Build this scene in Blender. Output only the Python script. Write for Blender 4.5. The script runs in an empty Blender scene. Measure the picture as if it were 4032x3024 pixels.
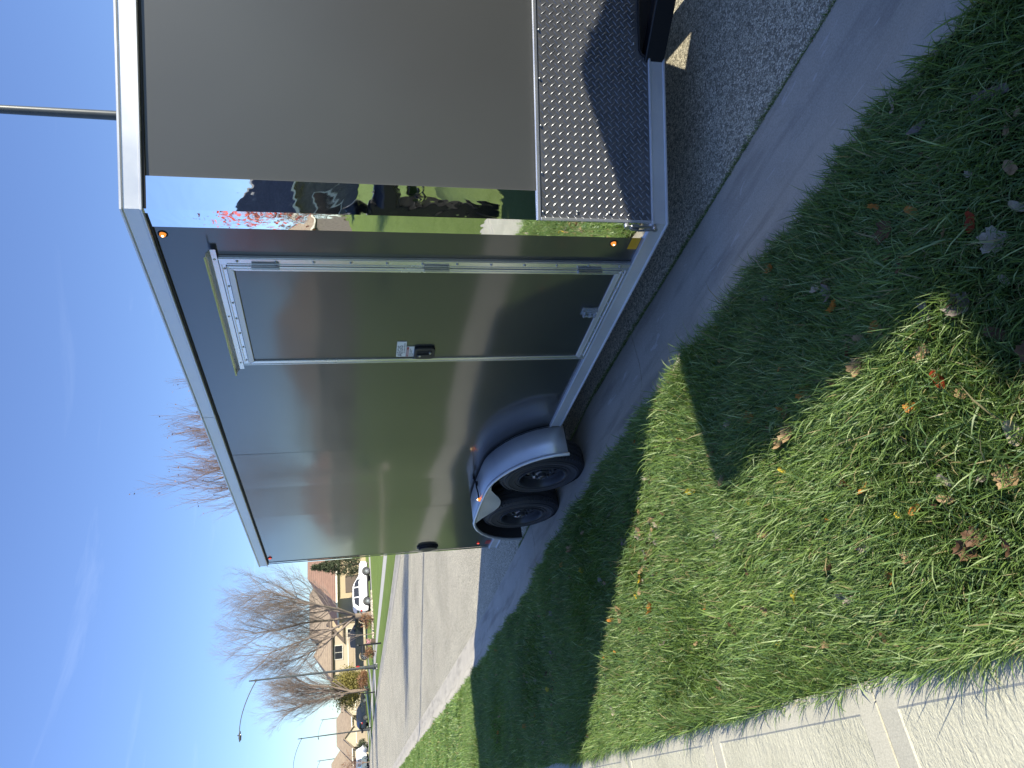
import bpy, bmesh, math, random
import numpy as np
from mathutils import Vector, Matrix
R = math.radians
PI = math.pi
rng = np.random.default_rng(7)
random.seed(7)
sc = bpy.context.scene
C = sc.collection

# ------------------------------------------------------------------ camera
cam = bpy.data.cameras.new('camera'); camo = bpy.data.objects.new('camera', cam); C.objects.link(camo)
cam.sensor_width = 36.0; cam.lens = 24.97; cam.clip_start = 0.05; cam.clip_end = 3000
_right = Vector((-0.18566028, 0.13843651, -0.97281324))      # the photo lies on its side: world down is to the right
_up = Vector((-0.50880859, -0.86050638, -0.02534911))
_back = -Vector((0.84062124, -0.49026941, -0.23019954))
m = Matrix((( _right.x, _up.x, _back.x, 0.0), (_right.y, _up.y, _back.y, 2.1), (_right.z, _up.z, _back.z, 1.67), (0, 0, 0, 1)))
camo.matrix_world = m
sc.camera = camo

# ------------------------------------------------------------------ sky, sun, exposure
EL = R(29.5)
SD = Vector((-0.852*math.cos(EL), -0.524*math.cos(EL), math.sin(EL)))   # towards the sun
w = bpy.data.worlds.new('World'); sc.world = w; w.use_nodes = True
nt = w.node_tree; nt.nodes.clear()
def N(t, **k):
    n = nt.nodes.new(t)
    for a, b in k.items(): setattr(n, a, b)
    return n
out = N('ShaderNodeOutputWorld'); bg = N('ShaderNodeBackground'); bg.inputs['Strength'].default_value = 0.122
sky = N('ShaderNodeTexSky'); sky.sky_type = 'NISHITA'; sky.sun_disc = False
sky.sun_elevation = EL; sky.sun_rotation = math.atan2(SD.x, SD.y); sky.altitude = 200; sky.air_density = 1.0; sky.dust_density = 0.15; sky.ozone_density = 3.0
tc = N('ShaderNodeTexCoord')
sep = N('ShaderNodeSeparateXYZ'); nt.links.new(tc.outputs['Generated'], sep.inputs[0])
# thin cirrus: direction divided by height gives a flat cloud sheet
mx = N('ShaderNodeMath', operation='MAXIMUM'); mx.inputs[1].default_value = 0.06; nt.links.new(sep.outputs['Z'], mx.inputs[0])
dv = N('ShaderNodeVectorMath', operation='DIVIDE'); cb = N('ShaderNodeCombineXYZ')
for i in range(3): nt.links.new(mx.outputs[0], cb.inputs[i])
nt.links.new(tc.outputs['Generated'], dv.inputs[0]); nt.links.new(cb.outputs[0], dv.inputs[1])
mp = N('ShaderNodeMapping'); mp.inputs['Rotation'].default_value = (0, 0, R(28)); mp.inputs['Scale'].default_value = (0.9, 0.42, 1); mp.inputs['Location'].default_value = (5.3, 0.4, 0)
nt.links.new(dv.outputs[0], mp.inputs[0])
n1 = N('ShaderNodeTexNoise'); n1.inputs['Scale'].default_value = 1.6; n1.inputs['Detail'].default_value = 9; n1.inputs['Roughness'].default_value = 0.6; n1.inputs['Distortion'].default_value = 0.7
nt.links.new(mp.outputs[0], n1.inputs['Vector'])
r1 = N('ShaderNodeValToRGB'); r1.color_ramp.elements[0].position = 0.60; r1.color_ramp.elements[1].position = 0.90
nt.links.new(n1.outputs['Fac'], r1.inputs[0])
mm = N('ShaderNodeMath', operation='MULTIPLY'); mm.inputs[1].default_value = 0.14; nt.links.new(r1.outputs[0], mm.inputs[0])
mix = N('ShaderNodeMixRGB'); mix.inputs[2].default_value = (5.6, 6.3, 7.4, 1)
hs = N('ShaderNodeHueSaturation'); hs.inputs['Saturation'].default_value = 1.06; hs.inputs['Hue'].default_value = 0.512
nt.links.new(sky.outputs[0], hs.inputs['Color'])
# clearer, deeper air low down, all the way round the horizon
rh = N('ShaderNodeValToRGB'); rh.color_ramp.elements[0].position = 0.0; rh.color_ramp.elements[0].color = (0.52, 0.60, 0.74, 1); rh.color_ramp.elements[1].position = 0.55; rh.color_ramp.elements[1].color = (0.90, 0.92, 0.96, 1)
nt.links.new(sep.outputs['Z'], rh.inputs[0]); ml_ = N('ShaderNodeMixRGB', blend_type='MULTIPLY'); ml_.inputs[0].default_value = 1.0; nt.links.new(hs.outputs[0], ml_.inputs[1]); nt.links.new(rh.outputs[0], ml_.inputs[2])
nt.links.new(mm.outputs[0], mix.inputs[0]); nt.links.new(ml_.outputs[0], mix.inputs[1]); nt.links.new(mix.outputs[0], bg.inputs[0]); nt.links.new(bg.outputs[0], out.inputs[0])
sun = bpy.data.lights.new('sun', 'SUN'); sun.energy = 4.8; sun.angle = R(0.53); sun.color = (1.0, 0.935, 0.77)
suno = bpy.data.objects.new('sun', sun); C.objects.link(suno); suno.rotation_euler = SD.to_track_quat('Z', 'Y').to_euler()
sc.view_settings.view_transform = 'Standard'; sc.view_settings.look = 'None'; sc.view_settings.exposure = 0.95; sc.view_settings.gamma = 1
sc.view_settings.use_curve_mapping = False

# ------------------------------------------------------------------ materials
class MT:
    def __init__(s, name):
        s.m = bpy.data.materials.new(name); s.m.use_nodes = True; s.t = s.m.node_tree
        s.b = s.t.nodes['Principled BSDF']; s.o = s.t.nodes['Material Output']
    def n(s, t, **k):
        x = s.t.nodes.new(t)
        for a, b in k.items(): setattr(x, a, b)
        return x
    def l(s, a, b): s.t.links.new(a, b)
    def noise(s, scale, detail=4, rough=0.5, dist=0, coord='Object', sc3=None):
        tc = s.n('ShaderNodeTexCoord'); v = tc.outputs[coord]
        if sc3:
            mp = s.n('ShaderNodeMapping'); mp.inputs['Scale'].default_value = sc3; s.l(v, mp.inputs[0]); v = mp.outputs[0]
        x = s.n('ShaderNodeTexNoise'); x.inputs['Scale'].default_value = scale; x.inputs['Detail'].default_value = detail
        x.inputs['Roughness'].default_value = rough; x.inputs['Distortion'].default_value = dist; s.l(v, x.inputs['Vector']); return x.outputs['Fac']
    def ramp(s, fac, stops):
        r = s.n('ShaderNodeValToRGB'); e = r.color_ramp.elements
        while len(e) < len(stops): e.new(0.5)
        for i, (p, c) in enumerate(stops):
            e[i].position = p; e[i].color = (*c, 1) if len(c) == 3 else c
        s.l(fac, r.inputs[0]); return r.outputs[0]
    def mixc(s, fac, a, b, mode='MIX'):
        x = s.n('ShaderNodeMixRGB', blend_type=mode)
        for i, v in ((0, fac), (1, a), (2, b)):
            if isinstance(v, (int, float)): x.inputs[i].default_value = v
            elif isinstance(v, tuple): x.inputs[i].default_value = (*v, 1)
            else: s.l(v, x.inputs[i])
        return x.outputs[0]
    def bump(s, h, strength=0.3, dist=0.01, prev=None):
        x = s.n('ShaderNodeBump'); x.inputs['Strength'].default_value = strength; x.inputs['Distance'].default_value = dist; s.l(h, x.inputs['Height'])
        if prev is not None: s.l(prev, x.inputs['Normal'])
        s.l(x.outputs[0], s.b.inputs['Normal']); return x.outputs[0]
    def col(s, c):
        if isinstance(c, tuple): s.b.inputs['Base Color'].default_value = (*c, 1)
        else: s.l(c, s.b.inputs['Base Color'])
        return s
    def p(s, **k):
        for a, v in k.items():
            key = {'rough': 'Roughness', 'metal': 'Metallic', 'coat': 'Coat Weight', 'coatr': 'Coat Roughness', 'ior': 'IOR', 'spec': 'Specular IOR Level',
                   'trans': 'Transmission Weight', 'emis': 'Emission Strength', 'alpha': 'Alpha', 'aniso': 'Anisotropic'}[a]
            if isinstance(v, (int, float)): s.b.inputs[key].default_value = v
            else: s.l(v, s.b.inputs[key])
        return s

def simple(name, c, rough=0.5, metal=0.0, var=0.12, vs=6.0, coat=0.0, bump=0.0, bs=60):
    t = MT(name); f = t.noise(vs, 5, 0.6)
    lo = tuple(x*(1-var) for x in c); hi = tuple(min(1, x*(1+var)) for x in c)
    t.col(t.ramp(f, [(0.3, lo), (0.7, hi)])).p(rough=rough, metal=metal, coat=coat)
    if coat: t.p(coatr=0.04)
    if bump: t.bump(t.noise(bs, 3), bump, 0.004)
    return t.m

def m_panel(name, wav=0.10):
    t = MT(name)
    f = t.noise(1.3, 3, 0.5); t.col(t.ramp(f, [(0.3, (0.030, 0.032, 0.035)), (0.7, (0.036, 0.038, 0.041))]))
    t.p(rough=0.34, coat=0.85, coatr=t.ramp(t.noise(5, 4, 0.6), [(0.3, (0.075,)*3), (0.75, (0.115,)*3)]))
    t.b.inputs['Coat IOR'].default_value = 1.72; t.p(spec=0.45)
    b = t.bump(t.noise(1.1, 2, 0.4, sc3=(1.0, 1, 0.6)), wav, 0.02)
    t.l(b, t.b.inputs['Coat Normal'])
    return t.m
M = {}
M['panel'] = m_panel('grey_panel')
def m_nose():
    t = MT('grey_nose_panel'); t.col(t.ramp(t.noise(1.3, 3, 0.5), [(0.3, (0.053, 0.056, 0.056)), (0.7, (0.060, 0.063, 0.063))])).p(rough=0.38, coat=0.3, coatr=0.28)
    t.bump(t.noise(0.9, 2, 0.4), 0.1, 0.02); return t.m
M['nose'] = m_nose()
def m_alu(name, base=0.60, rough=0.3, streak=(1, 60, 60)):
    t = MT(name); f = t.noise(3.0, 6, 0.7, sc3=streak)
    g = t.noise(2.2, 5, 0.6)
    c = t.ramp(g, [(0.3, (base*0.85, base*0.87, base*0.9)), (0.7, (base*1.08, base*1.09, base*1.1))])
    t.col(c).p(metal=0.5, rough=t.ramp(g, [(0.3, (rough*0.8,)*3), (0.7, (rough*1.35,)*3)]))
    t.bump(f, 0.12, 0.002); return t.m
M['alu'] = m_alu('mill_aluminium', 0.66, 0.36); M['aluh'] = m_alu('aluminium_sheet', 0.68, 0.36, (2, 2, 40))
M['aluv'] = m_alu('aluminium_upright', 0.72, 0.22, (60, 60, 1)); M['aluv'].node_tree.nodes['Principled BSDF'].inputs['Metallic'].default_value = 0.8
def m_chrome():
    t = MT('mirror_steel'); t.col((0.80, 0.82, 0.84)).p(metal=1.0, rough=t.ramp(t.noise(30, 6, 0.7), [(0.55, (0.015,)*3), (0.8, (0.10,)*3)]))
    t.bump(t.noise(3.0, 3, 0.5, 0.8, sc3=(1.5, 1.5, 1.0)), 0.16, 0.008); return t.m
M['chrome'] = m_chrome()
def m_plate():
    t = MT('black_tread_plate'); g = t.noise(9, 5, 0.6)
    t.col(t.ramp(g, [(0.3, (0.12, 0.125, 0.135)), (0.7, (0.165, 0.17, 0.185))])).p(metal=0.5, rough=t.ramp(g, [(0.3, (0.24,)*3), (0.7, (0.36,)*3)]))
    return t.m
M['plate'] = m_plate()
t = MT('bright_tread'); t.col((0.21, 0.215, 0.23)).p(metal=0.7, rough=0.32); M['lug'] = t.m  # raised bars, lighter and more metallic than the plate
M['rubber'] = simple('tyre_rubber', (0.034, 0.034, 0.036), 0.62, bump=0.15)
M['blackpaint'] = simple('black_gloss_paint', (0.006, 0.0065, 0.008), 0.28)
M['steelblack'] = simple('black_steel_rim', (0.04, 0.041, 0.045), 0.3)
M['blackplastic'] = simple('black_plastic', (0.014, 0.014, 0.016), 0.45)
M['seal'] = simple('black_seal', (0.01, 0.01, 0.011), 0.7)
M['screw'] = simple('zinc_screw', (0.42, 0.43, 0.44), 0.3, 0.9)
M['hub'] = simple('grey_hub_steel', (0.10, 0.10, 0.105), 0.35, 0.6)
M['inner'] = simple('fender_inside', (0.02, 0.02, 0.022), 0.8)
M['white'] = simple('white_label', (0.78, 0.8, 0.8), 0.4, var=0.03)
M['ink'] = simple('label_ink', (0.05, 0.05, 0.055), 0.5)
M['redink'] = simple('label_red', (0.35, 0.05, 0.04), 0.5)
M['yellow'] = simple('amber_reflector_tape', (0.62, 0.33, 0.02), 0.35, var=0.05)
M['red'] = simple('red_reflector_tape', (0.45, 0.02, 0.02), 0.35, var=0.05)
def m_lamp(name, c, e):
    t = MT(name); t.col(c).p(rough=0.15, emis=e); t.b.inputs['Emission Color'].default_value = (*c, 1); return t.m
M['amber'] = m_lamp('amber_lens_lit', (1.0, 0.30, 0.04), 0.5); M['redlens'] = m_lamp('red_lens_lit', (1.0, 0.10, 0.06), 0.5)
t = MT('lit_filament'); t.col((1, 0.8, 0.5)).p(emis=5); t.b.inputs['Emission Color'].default_value = (1, 0.72, 0.35, 1); M['bulb'] = t.m

def m_asphalt():
    t = MT('chip_seal_asphalt'); tc = t.n('ShaderNodeTexCoord'); v = t.n('ShaderNodeTexVoronoi'); v.inputs['Scale'].default_value = 92; v.inputs['Randomness'].default_value = 1
    nd = t.n('ShaderNodeTexNoise'); nd.inputs['Scale'].default_value = 120; t.l(tc.outputs['Object'], nd.inputs['Vector'])
    ad = t.n('ShaderNodeVectorMath', operation='MULTIPLY_ADD'); t.l(nd.outputs['Color'], ad.inputs[0]); ad.inputs[1].default_value = (0.012,)*3; t.l(tc.outputs['Object'], ad.inputs[2])
    t.l(ad.outputs[0], v.inputs['Vector'])
    v2 = t.n('ShaderNodeTexVoronoi', feature='DISTANCE_TO_EDGE'); v2.inputs['Scale'].default_value = 92; t.l(ad.outputs[0], v2.inputs['Vector'])
    sepc = t.n('ShaderNodeSeparateColor'); t.l(v.outputs['Color'], sepc.inputs[0])
    chip = t.ramp(sepc.outputs[0], [(0.0, (0.27, 0.25, 0.19)), (0.35, (0.60, 0.555, 0.43)), (0.75, (0.74, 0.69, 0.545)), (1.0, (0.86, 0.81, 0.66))])
    big = t.noise(0.55, 6, 0.65, 0.4); streak = t.noise(1.0, 5, 0.6, sc3=(0.12, 1.6, 1))
    chip = t.mixc(1.0, chip, t.ramp(big, [(0.3, (0.82, 0.81, 0.79)), (0.7, (1.08, 1.07, 1.05))]), 'MULTIPLY')
    chip = t.mixc(1.0, chip, t.ramp(streak, [(0.3, (0.92, 0.91, 0.90)), (0.7, (1.06, 1.06, 1.05))]), 'MULTIPLY')
    gap = t.ramp(v2.outputs['Distance'], [(0.0, (0,)*3), (0.11, (1,)*3)])
    base = t.mixc(gap, (0.17, 0.155, 0.13), chip); t.col(base).p(rough=0.85, spec=0.2)
    h = t.n('ShaderNodeMath', operation='MULTIPLY_ADD'); t.l(gap, h.inputs[0]); h.inputs[1].default_value = 0.6; t.l(sepc.outputs[1], h.inputs[2])
    t.bump(h.outputs[0], 0.75, 0.006); return t.m
M['asphalt'] = m_asphalt()
def m_concrete(name, a, b, broom=False, stain=True):
    t = MT(name); f = t.noise(2.2, 7, 0.65, 0.3); c = t.ramp(f, [(0.3, a), (0.7, b)])
    sp = t.noise(170, 3, 0.7); c = t.mixc(1.0, c, t.ramp(sp, [(0.3, (0.82,)*3), (0.65, (1.1,)*3)]), 'MULTIPLY')
    if stain:
        st = t.noise(3.5, 6, 0.6, sc3=(0.35, 2.4, 1)); c = t.mixc(1.0, c, t.ramp(st, [(0.33, (0.72, 0.72, 0.73)), (0.5, (1,)*3)]), 'MULTIPLY')
        pale = t.noise(7, 6, 0.55, 1.2, sc3=(0.6, 2.5, 1)); c = t.mixc(t.ramp(pale, [(0.66, (0,)*3), (0.68, (0.6,)*3)]), c, (0.56, 0.55, 0.52))
    t.col(c).p(rough=0.85, spec=0.2)
    if broom:
        g = t.noise(60, 4, 0.7, 0.5, sc3=(1.0, 0.35, 1)); t.bump(g, 0.9, 0.008)
    else: t.bump(sp, 0.25, 0.003)
    return t.m
M['curb'] = m_concrete('kerb_concrete', (0.39, 0.36, 0.305), (0.49, 0.455, 0.385))
M['walkborder'] = m_concrete('smooth_concrete', (0.44, 0.42, 0.335), (0.54, 0.515, 0.42), stain=False)
M['walk'] = m_concrete('broomed_concrete', (0.45, 0.435, 0.33), (0.60, 0.575, 0.445), True, stain=False)
M['drive'] = m_concrete('driveway_concrete', (0.44, 0.42, 0.38), (0.54, 0.52, 0.47), stain=False)
def m_lawn(name, a, b, c3):
    t = MT(name); f = t.noise(1.2, 8, 0.7); g = t.noise(40, 5, 0.8)
    c = t.ramp(f, [(0.3, a), (0.7, b)]); c = t.mixc(t.ramp(g, [(0.45, (0,)*3), (0.75, (1,)*3)]), c, c3)
    t.col(c).p(rough=0.9, spec=0.1); t.bump(t.noise(55, 6, 0.85), 1.0, 0.05); return t.m
M['lawn'] = m_lawn('lawn_turf', (0.13, 0.20, 0.04), (0.20, 0.285, 0.07), (0.26, 0.31, 0.12))
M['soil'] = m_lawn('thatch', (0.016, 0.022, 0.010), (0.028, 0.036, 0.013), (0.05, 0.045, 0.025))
def m_blade():
    t = MT('grass_blade'); a = t.n('ShaderNodeAttribute'); a.attribute_name = 'tint'
    t.col(a.outputs['Color']).p(rough=0.42, spec=0.35)
    tr = t.n('ShaderNodeBsdfTranslucent'); x = t.mixc(1.0, a.outputs['Color'], (1.5, 1.6, 0.55), 'MULTIPLY'); t.l(x, tr.inputs[0])
    ms = t.n('ShaderNodeMixShader'); ms.inputs[0].default_value = 0.34; t.l(t.b.outputs[0], ms.inputs[1]); t.l(tr.outputs[0], ms.inputs[2]); t.l(ms.outputs[0], t.o.inputs[0]); return t.m
M['blade'] = m_blade()
def m_leaf(name, c, trans=0.25):
    t = MT(name); f = t.noise(28, 5, 0.6); lo = tuple(x*0.55 for x in c); t.col(t.ramp(f, [(0.35, lo), (0.62, c)])).p(rough=0.6, spec=0.3)
    tr = t.n('ShaderNodeBsdfTranslucent'); tr.inputs[0].default_value = (*c, 1)
    ms = t.n('ShaderNodeMixShader'); ms.inputs[0].default_value = trans; t.l(t.b.outputs[0], ms.inputs[1]); t.l(tr.outputs[0], ms.inputs[2]); t.l(ms.outputs[0], t.o.inputs[0]); return t.m
LEAF = {'tan': m_leaf('leaf_tan', (0.42, 0.28, 0.15)), 'brown': m_leaf('leaf_brown', (0.17, 0.09, 0.05)), 'red': m_leaf('leaf_red', (0.42, 0.06, 0.02)),
        'orange': m_leaf('leaf_orange', (0.62, 0.25, 0.05)), 'yellow': m_leaf('leaf_yellow', (0.75, 0.55, 0.05)), 'grey': m_leaf('leaf_grey', (0.30, 0.25, 0.22)), 'pale': m_leaf('leaf_pale', (0.55, 0.47, 0.36))}
M['bark'] = simple('bark', (0.20, 0.155, 0.12), 0.9, var=0.3, vs=12, bump=0.5, bs=30)
M['twig'] = simple('twig', (0.21, 0.165, 0.145), 0.8, var=0.25, vs=1.5)
M['twigred'] = simple('twig_reddish', (0.25, 0.165, 0.135), 0.8, var=0.25, vs=1.5)
M['fir'] = simple('evergreen_needles', (0.05, 0.065, 0.03), 0.8, var=0.5, vs=3)
M['goldleaf'] = simple('golden_green_leaves', (0.22, 0.19, 0.05), 0.7, var=0.45, vs=3)
M['brownleaf'] = simple('dried_brown_leaves', (0.20, 0.10, 0.05), 0.7, var=0.4, vs=3)
M['redleaf'] = simple('red_autumn_leaves', (0.5, 0.07, 0.04), 0.6, var=0.35, vs=3)
M['stone'] = simple('pale_stones', (0.50, 0.44, 0.36), 0.8, var=0.2, vs=3)
M['mulch'] = simple('bark_mulch', (0.12, 0.07, 0.045), 0.95, var=0.4, vs=9, bump=0.8, bs=25)
def m_shingle(name, a, b):
    t = MT(name); tc = t.n('ShaderNodeTexCoord'); s = t.n('ShaderNodeSeparateXYZ'); t.l(tc.outputs['Object'], s.inputs[0])
    f = t.noise(2.0, 5, 0.7, sc3=(1, 1, 4)); c = t.ramp(f, [(0.3, a), (0.7, b)])
    wv = t.n('ShaderNodeMath', operation='FRACT'); ml = t.n('ShaderNodeMath', operation='MULTIPLY'); ml.inputs[1].default_value = 4.3; t.l(s.outputs['Z'], ml.inputs[0]); t.l(ml.outputs[0], wv.inputs[0])
    c = t.mixc(1.0, c, t.ramp(wv.outputs[0], [(0.0, (0.55,)*3), (0.22, (1,)*3)]), 'MULTIPLY')
    t.col(c).p(rough=0.85); t.bump(wv.outputs[0], 0.5, 0.03); return t.m
M['roofor'] = m_shingle('red_brown_shingle', (0.21, 0.125, 0.09), (0.32, 0.19, 0.135))
M['roofbr'] = m_shingle('brown_shingle', (0.22, 0.17, 0.125), (0.34, 0.265, 0.19))
M['roofgr'] = m_shingle('dark_grey_shingle', (0.035, 0.04, 0.05), (0.075, 0.08, 0.095))
def m_siding(name, c):
    t = MT(name); tc = t.n('ShaderNodeTexCoord'); s = t.n('ShaderNodeSeparateXYZ'); t.l(tc.outputs['Object'], s.inputs[0])
    wv = t.n('ShaderNodeMath', operation='FRACT'); ml = t.n('ShaderNodeMath', operation='MULTIPLY'); ml.inputs[1].default_value = 7; t.l(s.outputs['Z'], ml.inputs[0]); t.l(ml.outputs[0], wv.inputs[0])
    t.col(t.mixc(1.0, t.ramp(t.noise(2, 4), [(0.3, tuple(x*0.93 for x in c)), (0.7, c)]), t.ramp(wv.outputs[0], [(0.0, (0.8,)*3), (0.15, (1,)*3)]), 'MULTIPLY')).p(rough=0.7)
    t.bump(wv.outputs[0], 0.4, 0.01); return t.m
M['siding'] = m_siding('tan_siding', (0.42, 0.33, 0.21)); M['cream'] = m_siding('cream_siding', (0.44, 0.37, 0.27)); M['greysiding'] = simple('grey_brick', (0.12, 0.105, 0.095), 0.85, var=0.3, vs=4)
M['trimw'] = simple('painted_trim', (0.66, 0.62, 0.54), 0.5, var=0.04)
M['trimb'] = simple('brown_trim', (0.09, 0.065, 0.05), 0.6)
M['glass'] = simple('dark_window_glass', (0.02, 0.024, 0.03), 0.06, var=0.05)
M['garage'] = simple('garage_door_paint', (0.34, 0.27, 0.19), 0.6, var=0.05)
M['pole'] = simple('dark_grey_pole', (0.055, 0.062, 0.066), 0.38, 0.1)
M['carwhite'] = simple('white_car_paint', (0.70, 0.71, 0.73), 0.25, var=0.02, coat=1)
M['cardark'] = simple('dark_blue_grey_car_paint', (0.014, 0.017, 0.024), 0.25, var=0.05, coat=1)
M['carnavy'] = simple('navy_car_paint', (0.012, 0.018, 0.035), 0.25, var=0.05, coat=1)
M['alloy'] = simple('alloy_wheel', (0.42, 0.43, 0.44), 0.3, 0.85)
M['flower'] = simple('pink_flowers', (0.65, 0.33, 0.36), 0.7, var=0.2)
M['hedge'] = simple('far_bare_woodland', (0.10, 0.075, 0.065), 0.95, var=0.35, vs=0.3)

# ------------------------------------------------------------------ mesh helpers
class MB:
    def __init__(s): s.v = []; s.f = []; s.mi = []
    def add(s, vs, fs, mi=0):
        o = len(s.v); s.v += [tuple(p) for p in vs]; s.f += [tuple(i+o for i in f) for f in fs]; s.mi += [mi]*len(fs); return s
    def box(s, a, b, mi=0):
        x0, y0, z0 = a; x1, y1, z1 = b
        v = [(x0,y0,z0),(x1,y0,z0),(x1,y1,z0),(x0,y1,z0),(x0,y0,z1),(x1,y0,z1),(x1,y1,z1),(x0,y1,z1)]
        return s.add(v, [(0,3,2,1),(4,5,6,7),(0,1,5,4),(1,2,6,5),(2,3,7,6),(3,0,4,7)], mi)
    def obox(s, c, ax, ay, az, mi=0):           # centre and three half vectors
        c = Vector(c); ax, ay, az = Vector(ax), Vector(ay), Vector(az)
        v = [c-ax-ay-az, c+ax-ay-az, c+ax+ay-az, c-ax+ay-az, c-ax-ay+az, c+ax-ay+az, c+ax+ay+az, c-ax+ay+az]
        return s.add(v, [(0,3,2,1),(4,5,6,7),(0,1,5,4),(1,2,6,5),(2,3,7,6),(3,0,4,7)], mi)
    def prism(s, poly, fn, d0, d1, mi=0):        # poly of 2D points, fn(u,v,d)->xyz
        n = len(poly); v = [fn(u, w_, d0) for u, w_ in poly]+[fn(u, w_, d1) for u, w_ in poly]
        return s.add(v, [tuple(range(n))[::-1], tuple(range(n, 2*n))]+[(i, (i+1) % n, n+(i+1) % n, n+i) for i in range(n)], mi)
    def tube(s, pts, rad, n=8, cap=True, mi=0):
        pts = [Vector(p) for p in pts]; k = len(pts); rad = rad if isinstance(rad, (list, tuple)) else [rad]*k
        o = len(s.v); prev = None
        for i, p in enumerate(pts):
            d = (pts[min(i+1, k-1)]-pts[max(i-1, 0)]).normalized()
            if prev is None: a = d.orthogonal().normalized()
            else: a = (prev - d*prev.dot(d)).normalized()
            prev = a; b = d.cross(a)
            for j in range(n):
                t_ = 2*PI*j/n; s.v.append(tuple(p+(a*math.cos(t_)+b*math.sin(t_))*rad[i]))
        for i in range(k-1):
            for j in range(n):
                s.f.append((o+i*n+j, o+i*n+(j+1) % n, o+(i+1)*n+(j+1) % n, o+(i+1)*n+j)); s.mi.append(mi)
        if cap:
            s.f.append(tuple(o+j for j in range(n))[::-1]); s.f.append(tuple(o+(k-1)*n+j for j in range(n))); s.mi += [mi, mi]
        return s
    def lathe(s, prof, c, axis='y', n=32, mi=0, close=False):   # prof: (r, h) along the axis
        c = Vector(c); o = len(s.v); k = len(prof)
        for r_, h in prof:
            for j in range(n):
                t_ = 2*PI*j/n; a, b = r_*math.cos(t_), r_*math.sin(t_)
                p = {'y': (a, h, b), 'z': (a, b, h), 'x': (h, a, b)}[axis]
                s.v.append((c.x+p[0], c.y+p[1], c.z+p[2]))
        for i in range(k if close else k-1):
            i2 = (i+1) % k
            for j in range(n):
                s.f.append((o+i*n+j, o+i*n+(j+1) % n, o+i2*n+(j+1) % n, o+i2*n+j)); s.mi.append(mi)
        return s
    def sweep(s, path, prof, mi=0):   # plan path, profile (outward offset, z); outward = left of the path
        path = [Vector(p) for p in path]; k = len(path); n = len(prof); o = len(s.v)
        for i, p in enumerate(path):
            ns = []
            if i > 0: d = (path[i]-path[i-1]).normalized(); ns.append(Vector((-d.y, d.x)))
            if i < k-1: d = (path[i+1]-path[i]).normalized(); ns.append(Vector((-d.y, d.x)))
            nn = sum(ns, Vector((0, 0))).normalized(); sc_ = 1.0/max(0.2, nn.dot(ns[0]))
            for off, z in prof: s.v.append((p.x+nn.x*off*sc_, p.y+nn.y*off*sc_, z))
        for i in range(k-1):
            for j in range(n):
                s.f.append((o+i*n+j, o+i*n+(j+1) % n, o+(i+1)*n+(j+1) % n, o+(i+1)*n+j)); s.mi.append(mi)
        s.f.append(tuple(o+j for j in range(n))); s.f.append(tuple(o+(k-1)*n+j for j in range(n))[::-1]); s.mi += [mi, mi]
        return s
    def mesh(s, name, mats, off=(0, 0, 0), smooth=None):
        me = bpy.data.meshes.new(name); me.from_pydata([(x-off[0], y-off[1], z-off[2]) for x, y, z in s.v], [], s.f)
        for mt in mats: me.materials.append(mt)
        if len(mats) > 1: me.polygons.foreach_set('material_index', s.mi)
        bm = bmesh.new(); bm.from_mesh(me); bmesh.ops.recalc_face_normals(bm, faces=bm.faces); bm.to_mesh(me); bm.free()
        if smooth:
            me.shade_smooth(); me.set_sharp_from_angle(angle=R(smooth))
        return me
    def build(s, name, mats, parent=None, off=(0, 0, 0), smooth=None, bevel=0):
        if not isinstance(mats, (list, tuple)): mats = [mats]
        o = bpy.data.objects.new(name, s.mesh(name, mats, off, smooth)); C.objects.link(o); o.parent = parent
        if bevel:
            b = o.modifiers.new('bevel', 'BEVEL'); b.width = bevel; b.segments = 2; b.limit_method = 'ANGLE'; b.angle_limit = R(35); b.harden_normals = False
        return o
def tag(o, label=None, cat=None, group=None, kind=None):
    if label: o['label'] = label
    if cat: o['category'] = cat
    if group: o['group'] = group
    if kind: o['kind'] = kind
    return o
def thing(name, label, cat, loc=(0, 0, 0), rz=0, group=None):
    o = bpy.data.objects.new(name, None); C.objects.link(o); o.location = loc; o.rotation_euler = (0, 0, rz); o.empty_display_size = 0.2
    return tag(o, label, cat, group)
def copy_tree(o, parent=None):
    kids = list(o.children)
    c = o.copy(); C.objects.link(c); c.parent = parent
    for k in kids: copy_tree(k, c)
    return c
def np_mesh(name, V, quads=None, tris=None, mats=(), attr=None):
    me = bpy.data.meshes.new(name); V = np.asarray(V, np.float32)
    me.vertices.add(len(V)); me.vertices.foreach_set('co', V.ravel())
    q = np.zeros((0, 4), np.int32) if quads is None else np.asarray(quads, np.int32); t_ = np.zeros((0, 3), np.int32) if tris is None else np.asarray(tris, np.int32)
    li = np.concatenate([q.ravel(), t_.ravel()]); me.loops.add(len(li)); me.loops.foreach_set('vertex_index', li)
    st = np.concatenate([np.arange(len(q))*4, len(q)*4+np.arange(len(t_))*3]).astype(np.int32)
    me.polygons.add(len(st)); me.polygons.foreach_set('loop_start', st)
    me.update(calc_edges=True); me.validate()
    for mt in mats: me.materials.append(mt)
    if attr is not None:
        a = me.color_attributes.new('tint', 'FLOAT_COLOR', 'POINT'); c4 = np.ones((len(V), 4), np.float32); c4[:, :3] = attr; a.data.foreach_set('color', c4.ravel())
    return me

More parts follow.
